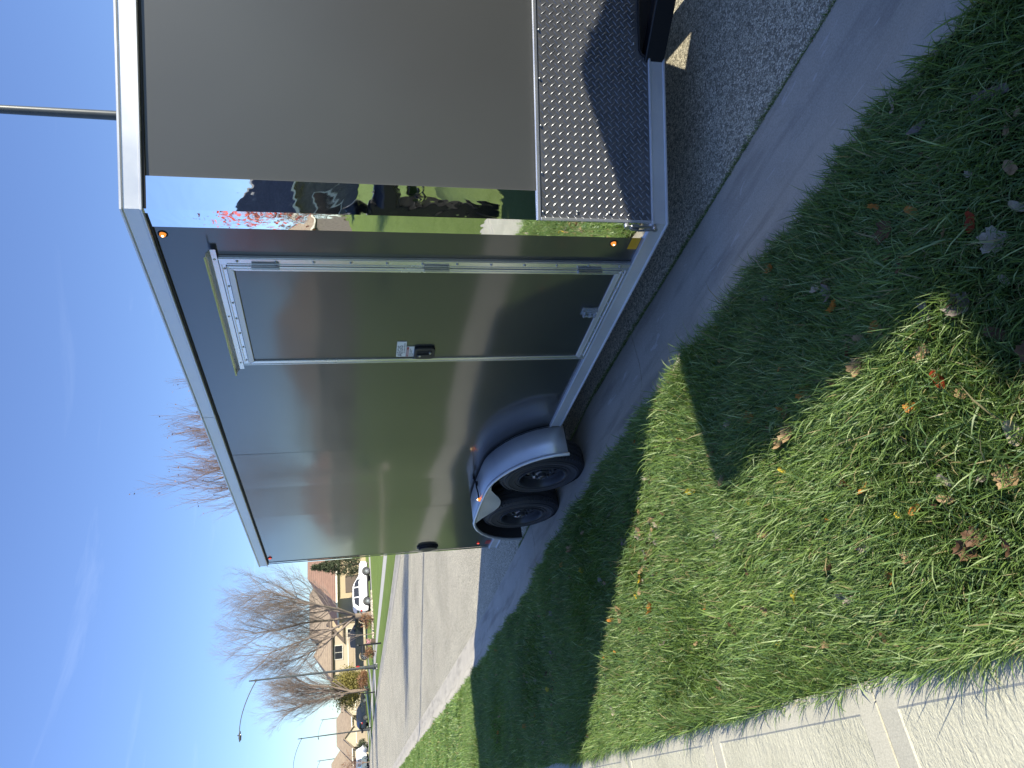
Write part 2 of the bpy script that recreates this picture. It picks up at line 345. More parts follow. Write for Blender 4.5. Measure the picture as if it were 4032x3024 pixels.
SL = 0.0069
def gz(x): return -SL*x                                   # the street falls gently away from the camera
def interp(tab, x): return float(np.interp(x, [a for a, _ in tab], [b for _, b in tab]))
KN = [(-60, -0.3), (-20, -0.10), (0, -0.06), (1.2, -0.07), (2.3, -0.11), (4.15, -0.19), (7, -0.03), (9.2, 0.05), (13.4, 0.09), (20, 0.11), (38, 0.2), (80, 0.6), (140, 2.2), (220, 6), (400, 18)]
KF = [(-60, -6.3), (0, -6.1), (25, -5.75), (35, -5.65), (55, -6.0), (108, -5.5), (160, -4.2), (220, -0.6), (400, 11)]
xs = list(np.concatenate([np.arange(-60, 0, 6), np.arange(0, 14, 0.5), np.arange(14, 60, 2), np.arange(60, 401, 10)]))
def kn(x): return interp(KN, x)
def kf(x): return interp(KF, x)

def ribbon(name, mat, cols, xs=xs, parent=None):          # cols: list of functions x -> (y, dz)
    V = []; F = []; n = len(cols)
    for x in xs:
        for c in cols:
            y, dz = c(x); V.append((x, y, gz(x)+dz))
    for i in range(len(xs)-1):
        for j in range(n-1): a = i*n+j; F.append((a, a+n, a+n+1, a+1))
    me = bpy.data.meshes.new(name); me.from_pydata(V, [], F); me.materials.append(mat); me.shade_smooth()
    o = bpy.data.objects.new(name, me); C.objects.link(o); o.parent = parent; return o

# ------------------------------------------------------------------ the setting
def smooth(a, b, t): t = min(1, max(0, (t-a)/(b-a))); return t*t*(3-2*t)
def rise(x, y): return 0.30*smooth(-8, -12.5, y)*smooth(69, 80, x)
def lawn_z(x, y):                                          # height of the near lawn strip above the street plane
    e = kn(x)+0.56; t_ = min(1, max(0, (y-e)/max(0.2, 1.95-e))); return 0.085+0.03*t_+0.012*math.sin(x*2.3+y*3.1)
tag(ribbon('terrain', M['lawn'], [lambda x: (-500, -0.3), lambda x: (500, -0.3)], xs=[-500, -60, 60, 200, 500, 1500]), kind='structure')
tag(ribbon('road', M['asphalt'], [lambda x: (kf(x)+0.02, 0.0), lambda x: ((kf(x)+kn(x))/2, 0.035), lambda x: (kn(x), 0.0)]), kind='structure')

# kerb and gutter poured in panels with joints
def kerb_cols(f, sgn):
    return [(0.0, -0.10), (0.0, 0.004), (0.02, 0.008), (0.22, 0.006), (0.34, 0.020), (0.42, 0.048), (0.49, 0.070), (0.56, 0.078), (0.60, 0.076), (0.62, -0.10)]
def kerb_panel(x0, x1, f, sgn, parent):
    V = []; F = []; cols = kerb_cols(f, sgn); n = len(cols); K = max(2, int((x1-x0)/1.0)+1); g = 0.004
    for x in np.linspace(x0+g, x1-g, K):
        for d, z in cols: V.append((x, f(x)+sgn*d, gz(x)+z))
    for i in range(K-1):
        for j in range(n-1): a = i*n+j; F.append((a, a+n, a+n+1, a+1))
    F.append(tuple(range(n))); F.append(tuple((K-1)*n+j for j in range(n))[::-1])
    me = bpy.data.meshes.new('kerb_panel'); me.from_pydata(V, [], F); me.materials.append(M['curb'])
    me.shade_smooth(); me.set_sharp_from_angle(angle=R(50))
    o = bpy.data.objects.new('kerb_panel', me); C.objects.link(o); o.parent = parent
for nm, f, s_ in (('kerb', kn, 1), ('kerb', kf, -1)):
    kr = bpy.data.objects.new(nm, None); C.objects.link(kr); tag(kr, kind='structure')
    e = [-60, -40, -20, -10, -5.8, -2.8, 0.25, 3.3, 6.35, 9.4, 12.4, 15.5, 18.5, 21, 23.5, 30, 40, 55, 80, 120, 180, 260, 400]
    for a, b in zip(e[:-1], e[1:]): kerb_panel(a, b, f, s_, kr)
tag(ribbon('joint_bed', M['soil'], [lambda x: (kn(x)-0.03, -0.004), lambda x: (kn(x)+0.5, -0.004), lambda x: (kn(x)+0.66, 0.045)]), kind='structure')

# near lawn strip, sidewalk, front lawn
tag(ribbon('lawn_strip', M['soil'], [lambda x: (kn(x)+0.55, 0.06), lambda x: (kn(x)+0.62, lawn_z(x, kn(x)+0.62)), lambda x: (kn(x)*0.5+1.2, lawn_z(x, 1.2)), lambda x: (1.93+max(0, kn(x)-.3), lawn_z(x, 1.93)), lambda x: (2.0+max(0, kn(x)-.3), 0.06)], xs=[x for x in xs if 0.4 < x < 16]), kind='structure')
tag(ribbon('near_lawn_strip', M['lawn'], [lambda x: (kn(x)+0.55, 0.06), lambda x: (kn(x)+0.62, lawn_z(x, kn(x)+0.62)+.03), lambda x: (1.2, lawn_z(x, 1.2)+.03), lambda x: (1.96, lawn_z(x, 1.93)+.02), lambda x: (1.97, 0.06)], xs=[-60, -40, -20, -12, -6, -4, -3, -2, -1.5, -1, -.5, 0, 0.5]), kind='structure')
tag(ribbon('far_lawn_strip', M['lawn'], [lambda x: (kn(x)+0.55, 0.06), lambda x: (kn(x)+0.62, 0.11), lambda x: (1.95+max(0, kn(x)-.3), 0.13)], xs=[x for x in xs if x >= 15.9]+[]), kind='structure')
sw = bpy.data.objects.new('sidewalk', None); C.objects.link(sw); tag(sw, kind='structure')
def slab(x0, x1):
    g = 0.005; y0, y1 = 1.965, 3.2; ym = max(0, kn((x0+x1)/2)-.3); y0 += ym; y1 += ym
    mb = MB(); Z = 0.135; b = 0.085
    def P(x, y, z): return (x, y, gz(x)+z)
    a0, a1 = x0+g, x1-g
    X = [a0, a0+b, a0+b+0.006, a1-b-0.006, a1-b, a1]; Y = [y0, y0+b, y0+b+0.006, y1-b-0.006, y1-b, y1]
    V = []; F = []; mi = []
    for i, x in enumerate(X):
        for j, y in enumerate(Y):
            d = 0.0
            if i in (0, 5) or j in (0, 5): d = -0.004
            if 2 <= i <= 3 and 2 <= j <= 3: d = -0.0035
            V.append(P(x, y, Z+d))
    for i in range(5):
        for j in range(5):
            a = i*6+j; F.append((a, a+6, a+7, a+1)); mi.append(1 if (i == 2 and j == 2) else 0)
    mb.add(V, F); mb.mi = mi
    base = len(mb.v)
    ring = [0, 30, 35, 5]
    mb.v += [(mb.v[r][0], mb.v[r][1], mb.v[r][2]-0.12) for r in ring]
    for i in range(4): mb.f.append((ring[i], ring[(i+1) % 4], base+(i+1) % 4, base+i)); mb.mi.append(0)
    o = mb.build('slab', [M['walkborder'], M['walk']], sw); return o
x = -5.21
while x < 30: slab(x, x+1.22); x += 1.22
tag(ribbon('sidewalk_run', M['walk'], [lambda x: (1.965+max(0, kn(x)-.3), 0.135), lambda x: (3.2+max(0, kn(x)-.3), 0.135)], xs=[30.2, 40, 60, 80, 120, 180, 260, 400]), kind='structure')
tag(ribbon('front_lawn', M['lawn'], [lambda x: (3.19+max(0, kn(x)-.3), 0.12), lambda x: (3.6+max(0, kn(x)-.3), 0.17), lambda x: (8, 0.3), lambda x: (30, 1.0), lambda x: (90, 2.5)]), kind='structure')
tag(ribbon('sidewalk_bed', M['soil'], [lambda x: (1.95, 0.07), lambda x: (3.21, 0.07)], xs=[-6, 0, 10, 20, 30]), kind='structure')

# far side: verge, sidewalk, lawns, driveways
tag(ribbon('far_verge', M['lawn'], [lambda x: (kf(x)-0.58, 0.07), lambda x: (kf(x)-0.7, 0.11), lambda x: (kf(x)-2.4, 0.14)]), kind='structure')
tag(ribbon('far_sidewalk', M['drive'], [lambda x: (kf(x)-2.39, 0.145), lambda x: (kf(x)-3.6, 0.145)]), kind='structure')
def far_lawn(x0, x1, name, mat, dz=0.0, ys=(3.59, 6, 8, 10, 14, 20, 40, 120)):
    xx = [x for x in xs if x0 < x < x1]; xx = [x0]+xx+[x1]
    return tag(ribbon(name, mat, [(lambda x, d=d: (kf(x)-d, 0.15+dz+rise(x, kf(x)-d)+(0.004*(d-3.6) if d > 3.6 else 0))) for d in ys], xs=sorted(xx)), kind='structure')
far_lawn(-60, 400, 'far_lawn', M['lawn'])
for a, b in ((64.5, 70.0), (80, 86), (104, 110), (128, 134)):
    far_lawn(a, b, 'driveway', M['drive'], 0.008, (0.6, 2.38, 3.6, 6, 8, 10, 14, 20) if a < 0 else (0.60, 1.5, 2.4, 3.59, 6, 8, 10, 14, 19))
# tar-sealed crack lines that cross the street
def crack(pts, wd):
    mb = MB(); pts = [Vector((p[0], p[1])) for p in pts]
    fine = []
    for a, b in zip(pts[:-1], pts[1:]):
        for k in range(6): q = a.lerp(b, k/6); fine.append(Vector((q.x+random.uniform(-.03, .03), q.y+random.uniform(-.015, .015))))
    fine.append(pts[-1]); V = []; F = []
    for i, p in enumerate(fine):
        d = (fine[min(i+1, len(fine)-1)]-fine[max(i-1, 0)]).normalized(); n_ = Vector((-d.y, d.x))*wd*random.uniform(.5, 1)
        def zz(q):
            a, b = kf(q.x), kn(q.x); t_ = abs((q.y-(a+b)/2)/((b-a)/2)); return gz(q.x)+0.035*(1-min(1, t_))+0.004
        for q in (p-n_, p+n_): V.append((q.x, q.y, zz(q)))
    for i in range(len(fine)-1): F.append((2*i, 2*i+2, 2*i+3, 2*i+1))
    return mb.add(V, F).build('road_crack', M['seal'])
for pts, wd in (([(16.4, -1.25), (16.2, -0.95), (16.6, -0.62), (16.7, -0.35)], .012),):
    tag(crack(pts, wd), kind='structure')
# ------------------------------------------------------------------ the enclosed trailer
CX, RX, TW = 2.201, 6.827, 2.134                         # front corner, rear, width
ZB, ZB2, ZT2, ZT = 0.225, 0.307, 2.400, 2.482
TH = R(-120.6); FD = Vector((math.cos(TH), math.sin(TH), 0)); FN = Vector((math.sin(TH), -math.cos(TH), 0))   # along the slanted nose panel, and out of it
TIP = TW/2/abs(FD.y); XT = CX+FD.x*TIP
TO = (CX, -TW/2, 0.0)
TR = thing('cargo_trailer', 'grey enclosed cargo trailer with wedge nose and tandem wheels at the kerb', 'trailer', TO)
def tb(mb, name, mats, parent=None, **k): return mb.build(name, mats, parent or TR, off=TO, **k)
def fp(s_, d, z): return (CX+FD.x*s_+FN.x*d, FD.y*s_+FN.y*d, z)      # point on the near nose panel
def fbox(mb, s0, s1, d0, d1, z0, z1, mi=0):
    c = Vector(fp((s0+s1)/2, (d0+d1)/2, (z0+z1)/2)); return mb.obox(c, FD*(s1-s0)/2, FN*(d1-d0)/2, Vector((0, 0, (z1-z0)/2)), mi)
def sbox(mb, x0, x1, d0, d1, z0, z1, mi=0): return mb.box((x0, d0, z0), (x1, d1, z1), mi)

# side skin: separate bonded sheets, each a hair out of plane so reflections break at the seams
seams = [2.302, 3.894, 4.45, 5.02, 5.61, RX-0.012]
tw = [(0.0, 0.0), (0.0016, -0.0008), (-0.0012, 0.0010), (0.0010, 0.0006), (-0.0012, -0.0010)]
for i in range(5):
    a, b = seams[i]-(0.003 if i else 0), seams[i+1]+(0.003 if i < 4 else 0); mb = MB(); nx, nz = 8, 8; V = []; F = []
    for ix in range(nx+1):
        for iz in range(nz+1):
            u, v = ix/nx, iz/nz; bow = 0.0035*math.sin(PI*u)*math.sin(PI*v)*(1 if i % 2 == 0 else -0.7)
            V.append((a+(b-a)*u, -0.014+bow+tw[i][0]*(u-.5)*2+tw[i][1]*(v-.5)*2, ZB2-0.02+(ZT2+0.02-ZB2+0.02)*v))
    for ix in range(nx):
        for iz in range(nz): q = ix*(nz+1)+iz; F.append((q, q+nz+1, q+nz+2, q+1))
    tb(mb.add(V, F), 'side_panel', M['panel'], smooth=60)
tb(MB().prism([(RX-0.01, -0.03), (RX-0.01, -TW+0.03), (CX+0.02, -TW+0.03), (XT+0.03, -TW/2), (CX+0.02, -0.03)], lambda u, v, d: (u, v, d), ZB+0.06, ZT-0.012), 'body_shell', M['seal'])
# nose skin, near half and far half
tb(fbox(fbox(MB(), 0.127, TIP-0.004, -0.02, -0.012, 0.82, ZT2+0.02), 0.10, 0.12, -0.03, -0.02, 0.9, 1.0), 'nose_panel', M['nose'])
def ffp(s_, d, z): x, y, z = fp(s_, d, z); return (x, -TW-y, z)
mb = MB(); c = Vector(ffp(TIP/2, -0.016, 1.4)); mb.obox(c, Vector((FD.x, -FD.y, 0))*(TIP/2-0.004), Vector((FN.x, -FN.y, 0))*0.004, Vector((0, 0, 0.98))); tb(mb, 'nose_panel', M['panel'])
tb(MB().box((CX, -TW, ZB2), (RX-0.01, -TW+0.01, ZT2)), 'far_side_panel', M['panel'])
tb(MB().box((RX-0.010, -TW+0.02, ZB2), (RX, -0.02, ZT2)), 'rear_door', M['panel'])
# polished steel corner
mb = MB(); NZ = 24; V = []; F = []
prof = [(0.129, -0.006, 0), (0.11, -0.0058, 0), (0.06, -0.0050, 0), (0.012, -0.0042, 0)]
cols = [fp(s_, d, 0)[:2] for s_, d, _ in prof]+[(CX+0.0025, -0.0035)]+[(CX+0.012, -0.0037), (CX+0.05, -0.0045), (CX+0.09, -0.0055), (CX+0.103, -0.006), (CX+0.103, -0.016)]
cols = [fp(0.129, -0.016, 0)[:2]]+cols
for iz in range(NZ+1):
    z = ZB2-0.01+(ZT2+0.01-ZB2+0.01)*iz/NZ
    for cx_, cy_ in cols: V.append((cx_, cy_, z))
n_ = len(cols)
for iz in range(NZ):
    for j in range(n_-1): q = iz*n_+j; F.append((q, q+1, q+n_+1, q+n_))
tb(mb.add(V, F), 'polished_corner', M['chrome'], smooth=12)
tb(MB().box((RX-0.012, -0.012, ZB2-.01), (RX+0.004, -0.004, ZT2)), 'rear_corner_trim', M['chrome'])

# extruded rails
tip = (XT, -TW/2); cor = (CX, 0.0)
railp = lambda z0, z1: [(-0.03, z0), (0.004, z0), (0.008, z0+0.003), (0.008, z0+0.009), (0.002, z0+0.013), (0.002, z1-0.014), (0.009, z1-0.009), (0.009, z1-0.003), (0.004, z1), (-0.03, z1)]
j0 = 3.894
tb(MB().sweep([(CX, -TW), tip, cor, (j0-0.002, 0)], railp(ZT2, ZT)), 'top_rail', M['alu'])
tb(MB().sweep([(j0+0.002, 0), (RX+0.012, 0)], railp(ZT2, ZT)), 'top_rail', M['alu'])
tb(MB().box((RX-0.02, -TW, ZT2), (RX+0.012, -0.03, ZT-0.001)), 'rear_header', M['alu'])
tb(MB().sweep([(XT+0.02, -TW/2), (CX, -0.008), (RX, -0.008)], [(0.0, ZT2-0.010), (0.004, ZT2-0.010), (0.004, ZT2), (0.0, ZT2)]), 'sealant_line', M['seal'])
P0 = fp(0.757, 0, 0)[:2]
tb(MB().sweep([P0, cor, (4.186, 0)], railp(ZB, ZB2)), 'bottom_rail', M['aluh'])
tb(MB().sweep([(5.948, 0), (RX+0.004, 0)], railp(ZB, ZB2)), 'bottom_rail', M['aluh'])
tb(MB().prism([(RX, -0.035), (RX, -TW+0.03), (CX, -TW+0.03), (XT+0.05, -TW/2), (CX, -0.035)], lambda u, v, d: (u, v, d), ZB+0.02, ZB+0.055), 'floor_frame', M['blackpaint'])
# roof sheet, barely crowned
tb(MB().prism([(RX, -0.02), (RX, -TW+0.02), (CX, -TW+0.02), (XT+0.02, -TW/2), (CX, -0.02)], lambda u, v, d: (u, v, d), ZT-0.010, ZT-0.004), 'roof', M['alu'])

# tread plate with raised bars
mb = MB(); zc0, zc1 = ZB2-0.005, 0.823
poly = [(0.014, zc0), (0.745, zc0), (0.752, 0.325), (0.775, 0.347), (TIP-0.002, 0.347), (TIP-0.002, zc1), (0.014, zc1)]
mb.prism(poly, lambda u, v, d: fp(u, d, v), -0.012, -0.001)
tb(mb, 'tread_plate', M['plate'])
mb = MB(); pt = 0.0345; L_, W_, H_ = 0.0165, 0.0030, 0.0020
def lug(s_, z, a):
    ca, sa = math.cos(a), math.sin(a)
    def P(l, w_, h): return fp(s_+l*ca-w_*sa, h-0.001, z+l*sa+w_*ca)
    v = [P(-L_, 0, 0), P(-L_*0.35, -W_, 0), P(L_*0.35, -W_, 0), P(L_, 0, 0), P(L_*0.35, W_, 0), P(-L_*0.35, W_, 0),
         P(-L_*0.6, 0, H_*0.8), P(0, -W_*0.35, H_), P(L_*0.6, 0, H_*0.8), P(0, W_*0.35, H_)]
    mb.add(v, [(0, 1, 7, 6), (1, 2, 7), (2, 3, 8, 7), (3, 4, 9, 8), (4, 5, 9), (5, 0, 6, 9), (6, 7, 8, 9)])
i = 0; s_ = 0.022
while s_ < TIP-0.01:
    k = 0; z = 0.322+(pt/2 if i % 2 else 0)
    while z < zc1-0.012:
        if not (s_ > 0.735 and z < 0.365): lug(s_, z, R(40) if (i+k*0) % 2 == 0 else R(-50))
        z += pt; k += 1
    s_ += pt/2; i += 1
o = tb(mb, 'tread_bars', M['lug']); o['kind'] = 'stuff'
tb(MB().sweep([fp(TIP-0.002, 0, 0)[:2], fp(0.0, 0, 0)[:2]], [(-0.004, 0.823), (0.005, 0.823), (0.006, 0.828), (0.006, 0.836), (0.004, 0.840), (-0.004, 0.840)]), 'plate_edging', M['aluv'])
mb = MB(); fbox(mb, -0.001, 0.013, -0.003, 0.0055, ZB2, 0.8225); tb(mb, 'plate_edging', M['aluv'], bevel=0.002)
me_sc = MB().lathe([(0.0, 0.006), (0.004, 0.0055), (0.0062, 0.003), (0.0066, 0.0)], (0, 0, 0), 'y', 10).mesh('screw_head', [M['screw']], smooth=50)
def screw(p, rz=0.0, sc_=1.0, parent=None, name='screw'):
    o = bpy.data.objects.new(name, me_sc); C.objects.link(o); o.parent = parent or TR; o.location = (p[0]-TO[0], p[1]-TO[1], p[2]-TO[2]); o.rotation_euler = (0, 0, rz); o.scale = (sc_,)*3; return o
fa = math.atan2(FN.y, FN.x)-PI/2
for s_ in (0.037, 0.204, 0.409, 0.612, 0.823, 1.03): screw(fp(s_, 0.0, 0.812), fa)
for z in (0.656, 0.505, 0.345): screw(fp(0.042, 0.0, z), fa)
screw(fp(0.80, 0, 0.372), fa)
# rubber lip round the tongue cut-out
tb(MB().tube([fp(0.744, 0.002, 0.306), fp(0.748, 0.002, 0.325), fp(0.758, 0.002, 0.338), fp(0.775, 0.002, 0.346), fp(TIP, 0.002, 0.347)], 0.006, 6), 'cutout_lip', M['seal'])
# A-frame tongue
def beam(mb, a, b, w_, z0, z1):
    a, b = Vector((*a, 0)), Vector((*b, 0)); d = (b-a).normalized(); n = Vector((-d.y, d.x, 0))*w_/2
    v = [a-n, b-n, b+n, a+n]; mb.add([(p.x, p.y, z0) for p in v]+[(p.x, p.y, z1) for p in v], [(0, 3, 2, 1), (4, 5, 6, 7), (0, 1, 5, 4), (1, 2, 6, 5), (2, 3, 7, 6), (3, 0, 4, 7)])
for sg in (1, -1):
    def yy(y): return -TW/2+sg*(y+TW/2)
    mb = MB(); beam(mb, (2.9, yy(-0.12)), (1.02, yy(-1.06)), 0.055, 0.228, 0.322); tb(mb, 'tongue_beam', M['blackpaint'], bevel=0.006)
tb(MB().box((0.62, -TW/2-0.045, 0.33), (1.25, -TW/2+0.045, 0.42)), 'coupler', M['blackpaint'], bevel=0.01)
tb(MB().tube([(1.2, -TW/2, 0.12), (1.2, -TW/2, 0.75)], 0.03, 12), 'jack', M['alu'])

# corner hasp
hp = MB().box((CX+0.004, 0.010, 0.30), (CX+0.016, 0.018, 0.415)).tube([(CX+0.008, 0.004, 0.425), (CX+0.008, 0.024, 0.425)], 0.013, 10).tube([(CX+0.012, 0.006, 0.292), (CX+0.012, 0.030, 0.292)], 0.012, 10)
hp.tube([(CX+0.006, 0.030, 0.415), (CX+0.012, 0.034, 0.37), (CX+0.010, 0.030, 0.30)], 0.005, 8).box((CX-0.004, 0.010, 0.37), (CX+0.022, 0.028, 0.405))
tb(hp, 'corner_catch', M['screw'])

# side door
D0, D1, DZ0, DZ1 = 2.474, 3.322, 0.309, 2.174
fr = MB()
for a, b, c_, d in ((D0, D0+0.046, DZ0, DZ1), (D1-0.020, D1, DZ0, DZ1), (D0+0.0462, D1-0.0202, DZ1-0.026, DZ1), (D0+0.0462, D1-0.0202, DZ0, DZ0+0.030)): sbox(fr, a, b, -0.012, 0.004, c_, d)
sbox(fr, D0+0.002, D0+0.008, 0.004, 0.009, DZ0, DZ1); sbox(fr, D0+0.038, D0+0.044, 0.004, 0.008, DZ0, DZ1-.03); sbox(fr, D1-0.006, D1-0.001, 0.004, 0.008, DZ0, DZ1)
sbox(fr, D0+0.05, D1-.03, 0.004, 0.009, DZ0+0.008, DZ0+0.013); sbox(fr, D0+0.05, D1-.03, 0.004, 0.008, DZ1-0.010, DZ1-0.006)
door = tb(fr, 'door_frame', M['aluv'], bevel=0.001)
L0, L1, LZ0, LZ1 = 2.5215, 3.300, 0.343, 2.146
sl = MB(); sbox(sl, L0-0.001, L1+0.0015, -0.012, 0.001, LZ0-0.003, LZ1+0.002)
tb(sl, 'door_seal', M['seal'])
lf = MB(); V = []; F = []; e = 0.030
for ix in range(9):
    for iz in range(9):
        u, v = ix/8, iz/8; V.append((L0+e+(L1-L0-2*e+0.008)*u, 0.004+0.003*math.sin(PI*u)*math.sin(PI*v), LZ0+e+(LZ1-LZ0-2*e)*v))
for ix in range(8):
    for iz in range(8): q = ix*9+iz; F.append((q, q+9, q+10, q+1))
leaf = tb(lf.add(V, F), 'door_leaf', M['panel'], smooth=60)
le = MB()
def mitre(x0, x1, z0, z1, w_, wr, d0, d1, side):
    o_ = {'l': [(x0, z0), (x0, z1), (x0+w_, z1-w_), (x0+w_, z0+w_)], 'r': [(x1, z0), (x1, z1), (x1-wr, z1-w_), (x1-wr, z0+w_)], 't': [(x0, z1), (x1, z1), (x1-wr, z1-w_), (x0+w_, z1-w_)], 'b': [(x0, z0), (x1, z0), (x1-wr, z0+w_), (x0+w_, z0+w_)]}[side]
    g = 0.0004; cx_ = sum(p[0] for p in o_)/4; cz = sum(p[1] for p in o_)/4
    o_ = [(p[0]+(g if p[0] < cx_ else -g), p[1]+(g if p[1] < cz else -g)) for p in o_]
    return MB().prism(o_, lambda u, v, d: (u, d, v), d0, d1)
for sd in 'lrtb': tb(mitre(L0, L1, LZ0, LZ1, 0.028, 0.021, 0.002, 0.013, sd), 'door_edging', M['aluv'] if sd in 'lr' else M['alu'], parent=leaf, bevel=0.0025)
tb(MB().box((L0+0.012, 0.013, LZ0+0.012), (L0+0.016, 0.016, LZ1-0.012)), 'door_edging', M['aluv'], parent=leaf)
for z0, z1 in ((1.93, 2.045), (1.187, 1.302), (0.447, 0.567)):
    h = tb(MB().box((L0-0.012, 0.0135, z0), (L0+0.014, 0.0185, z1)), 'hinge', M['screw'], parent=leaf)
    k = (z1-z0)/3
    mb = MB()
    for q in range(3): mb.tube([(L0+0.001, 0.021, z0+k*q+0.001), (L0+0.001, 0.021, z0+k*(q+1)-0.001)], 0.0065, 10)
    tb(mb, 'hinge', M['screw'], parent=leaf, smooth=40)
for i in range(12): screw((D0+0.020, 0.004, 2.10-i*0.158), 0, 0.95, door)
for i in range(7): screw((D0+0.07+i*0.122, 0.004, DZ1-0.018), 0, 0.8, door); screw((D0+0.07+i*0.122, 0.004, DZ0+0.020), 0, 0.8, door)
# drip rail over the door: bent strip with a fading protective edge
dr = MB(); a, b, z = 2.423, 3.360, 2.176
pr = [(-0.010, z), (-0.0065, z), (-0.006, z+0.022), (0.012, z+0.034), (0.034, z+0.036), (0.036, z+0.042), (0.033, z+0.0425), (0.031, z+0.038), (0.010, z+0.0375), (-0.010, z+0.024)]
dr.prism(pr, lambda u, v, d: (d, u+0.012, v), a, b); rl = tb(dr, 'drip_rail', M['aluv'])
t = MT('weathered_edge'); t.col((0.36, 0.33, 0.14)).p(rough=0.6, metal=0.3); M['weath'] = t.m
tb(MB().box((a+0.001, 0.028, z+0.0367), (b-0.001, 0.046, z+0.0357)), 'rail_edge', M['weath'], parent=rl)
for x_ in (a+0.06, (a+b)/2, b-0.06): screw((x_, 0.0035, z+0.012), 0, 0.9, rl)
# flush latch handle
hb = MB(); x0, x1, z0, z1 = 3.168, 3.272, 1.188, 1.300
def rrect(x0, x1, z0, z1, r_, n=5):
    P = []
    for cx_, cz, a0 in ((x1-r_, z1-r_, 0), (x0+r_, z1-r_, 90), (x0+r_, z0+r_, 180), (x1-r_, z0+r_, 270)):
        for k in range(n+1): an = R(a0+90*k/n); P.append((cx_+r_*math.cos(an), cz+r_*math.sin(an)))
    return P
hd = tb(MB().prism(rrect(x0, x1, z0, z1, 0.022), lambda u, v, d: (u, d, v), 0.006, 0.022), 'door_handle', M['blackplastic'], parent=leaf, bevel=0.004)
tb(MB().box((x0+0.022, 0.0222, z0+0.018), (x1-0.030, 0.0235, z1-0.014)), 'handle_recess', M['seal'], parent=leaf)
tb(MB().box((x0+0.048, 0.0235, z0+0.020), (x1-0.033, 0.030, z1-0.017)), 'paddle', M['blackplastic'], parent=leaf, bevel=0.002)
for x_, z_ in ((x0+0.034, z0+0.028), (x0+0.060, z1-0.030)):
    tb(MB().lathe([(0.0, 0.033), (0.0062, 0.0325), (0.0072, 0.030), (0.0072, 0.0222)], (x_, 0, z_), 'y', 14), 'lock_cylinder', M['screw'], parent=leaf, smooth=40)
# stickers
st = tb(MB().box((3.118, 0.0070, 1.343), (3.262, 0.0084, 1.393)), 'brand_sticker', M['white'], parent=leaf)
wr = tb(MB().box((3.166, 0.0070, 1.300), (3.262, 0.0084, 1.3415)), 'warning_sticker', M['white'], parent=leaf)
tb(MB().box((3.169, 0.0085, 1.3275), (3.259, 0.0089, 1.3395)), 'warning_band', M['redink'], parent=leaf)
def text(body, size, x_, z_, y_, mat, sx=1.0, parent=None):
    cu = bpy.data.curves.new('lettering', 'FONT'); cu.body = body; cu.size = size; cu.extrude = 0.0002
    ob = bpy.data.objects.new('lettering', cu); C.objects.link(ob); dg = bpy.context.evaluated_depsgraph_get()
    me = bpy.data.meshes.new_from_object(ob.evaluated_get(dg)); bpy.data.objects.remove(ob)
    # seen from +y, the reading direction is -x
    for v in me.vertices:
        x1_, y1_ = v.co.x*sx, v.co.y; v.co = Vector((x_-x1_-TO[0], y_+v.co.z-TO[1], z_+y1_-TO[2]))
    me.materials.clear(); me.materials.append(mat); o = bpy.data.objects.new('lettering', me); C.objects.link(o); o.parent = parent; return o
text('AEGIS', 0.039, 3.257, 1.361, 0.0088, M['ink'], 1.02, leaf)
text('BY CARGO TRAILERS', 0.0098, 3.225, 1.3485, 0.0088, M['ink'], 1.0, leaf)
text('WARNING', 0.0115, 3.252, 1.3295, 0.0092, M['white'], 1.1, leaf)
text('Keep doors closed and', 0.0078, 3.258, 1.3185, 0.0088, M['ink'], 1, leaf); text('latched while trailer is', 0.0068, 3.258, 1.3115, 0.0088, M['ink'], 1, leaf); text('in motion', 0.0068, 3.258, 1.3045, 0.0088, M['ink'], 1, leaf)
# hold-back catch, clear plastic on the lower door
tc_ = MT('clear_plastic'); tc_.col((0.85, 0.88, 0.9)).p(rough=0.12, trans=0.85); M['clear'] = tc_.m
mb = MB().box((2.822, 0.006, 0.372), (2.880, 0.010, 0.455)); 
for q in (0.378, 0.405, 0.438): mb.box((2.850, 0.010, q), (2.878, 0.034, q+0.009))
mb.box((2.826, 0.010, 0.376), (2.832, 0.032, 0.450)).tube([(2.87, 0.03, 0.378), (2.87, 0.03, 0.448)], 0.005, 8)
tb(mb, 'door_catch', M['clear'], parent=leaf, bevel=0.0015)
# marker lamps, tapes, side vent
def marker(x_, z_, d, lens, name='marker_lamp'):
    o = tb(MB().lathe([(0.016, d+0.004), (0.017, d+0.001), (0.0195, d), (0.0195, d-0.01)], (x_, 0, z_), 'y', 20), name, M['seal'], smooth=40)
    tb(MB().lathe([(0.0001, d+0.012), (0.006, d+0.011), (0.011, d+0.008), (0.0125, d+0.003), (0.0125, d-0.004)], (x_, 0, z_), 'y', 20), 'lens', lens, parent=o, smooth=60)
    tb(MB().lathe([(0.0001, d+0.0135), (0.004, d+0.0125), (0.005, d+0.010)], (x_, 0, z_), 'y', 10), 'filament', M['bulb'] if lens is M['amber'] else M['redlens'], parent=o)
marker(2.354, 2.363, -0.013, M['amber']); marker(2.350, 0.437, -0.013, M['amber'])
marker(6.655, 2.366, -0.013, M['redlens']); marker(6.690, 0.433, -0.013, M['redlens'])
tb(MB().box((2.306, -0.0132, 0.311), (2.388, -0.0118, 0.357)), 'reflector_tape', M['yellow'])
tb(MB().box((6.632, -0.0132, 0.311), (6.735, -0.0118, 0.362)), 'reflector_tape', M['red'])
mb = MB(); k = 16; vx, vz = 6.675, 0.928
ring = [(vx+0.065*math.cos(2*PI*i/k), vz+0.105*math.sin(2*PI*i/k)) for i in range(k)]
mb.prism(ring, lambda u, v, d: (u, d, v), -0.014, 0.002)
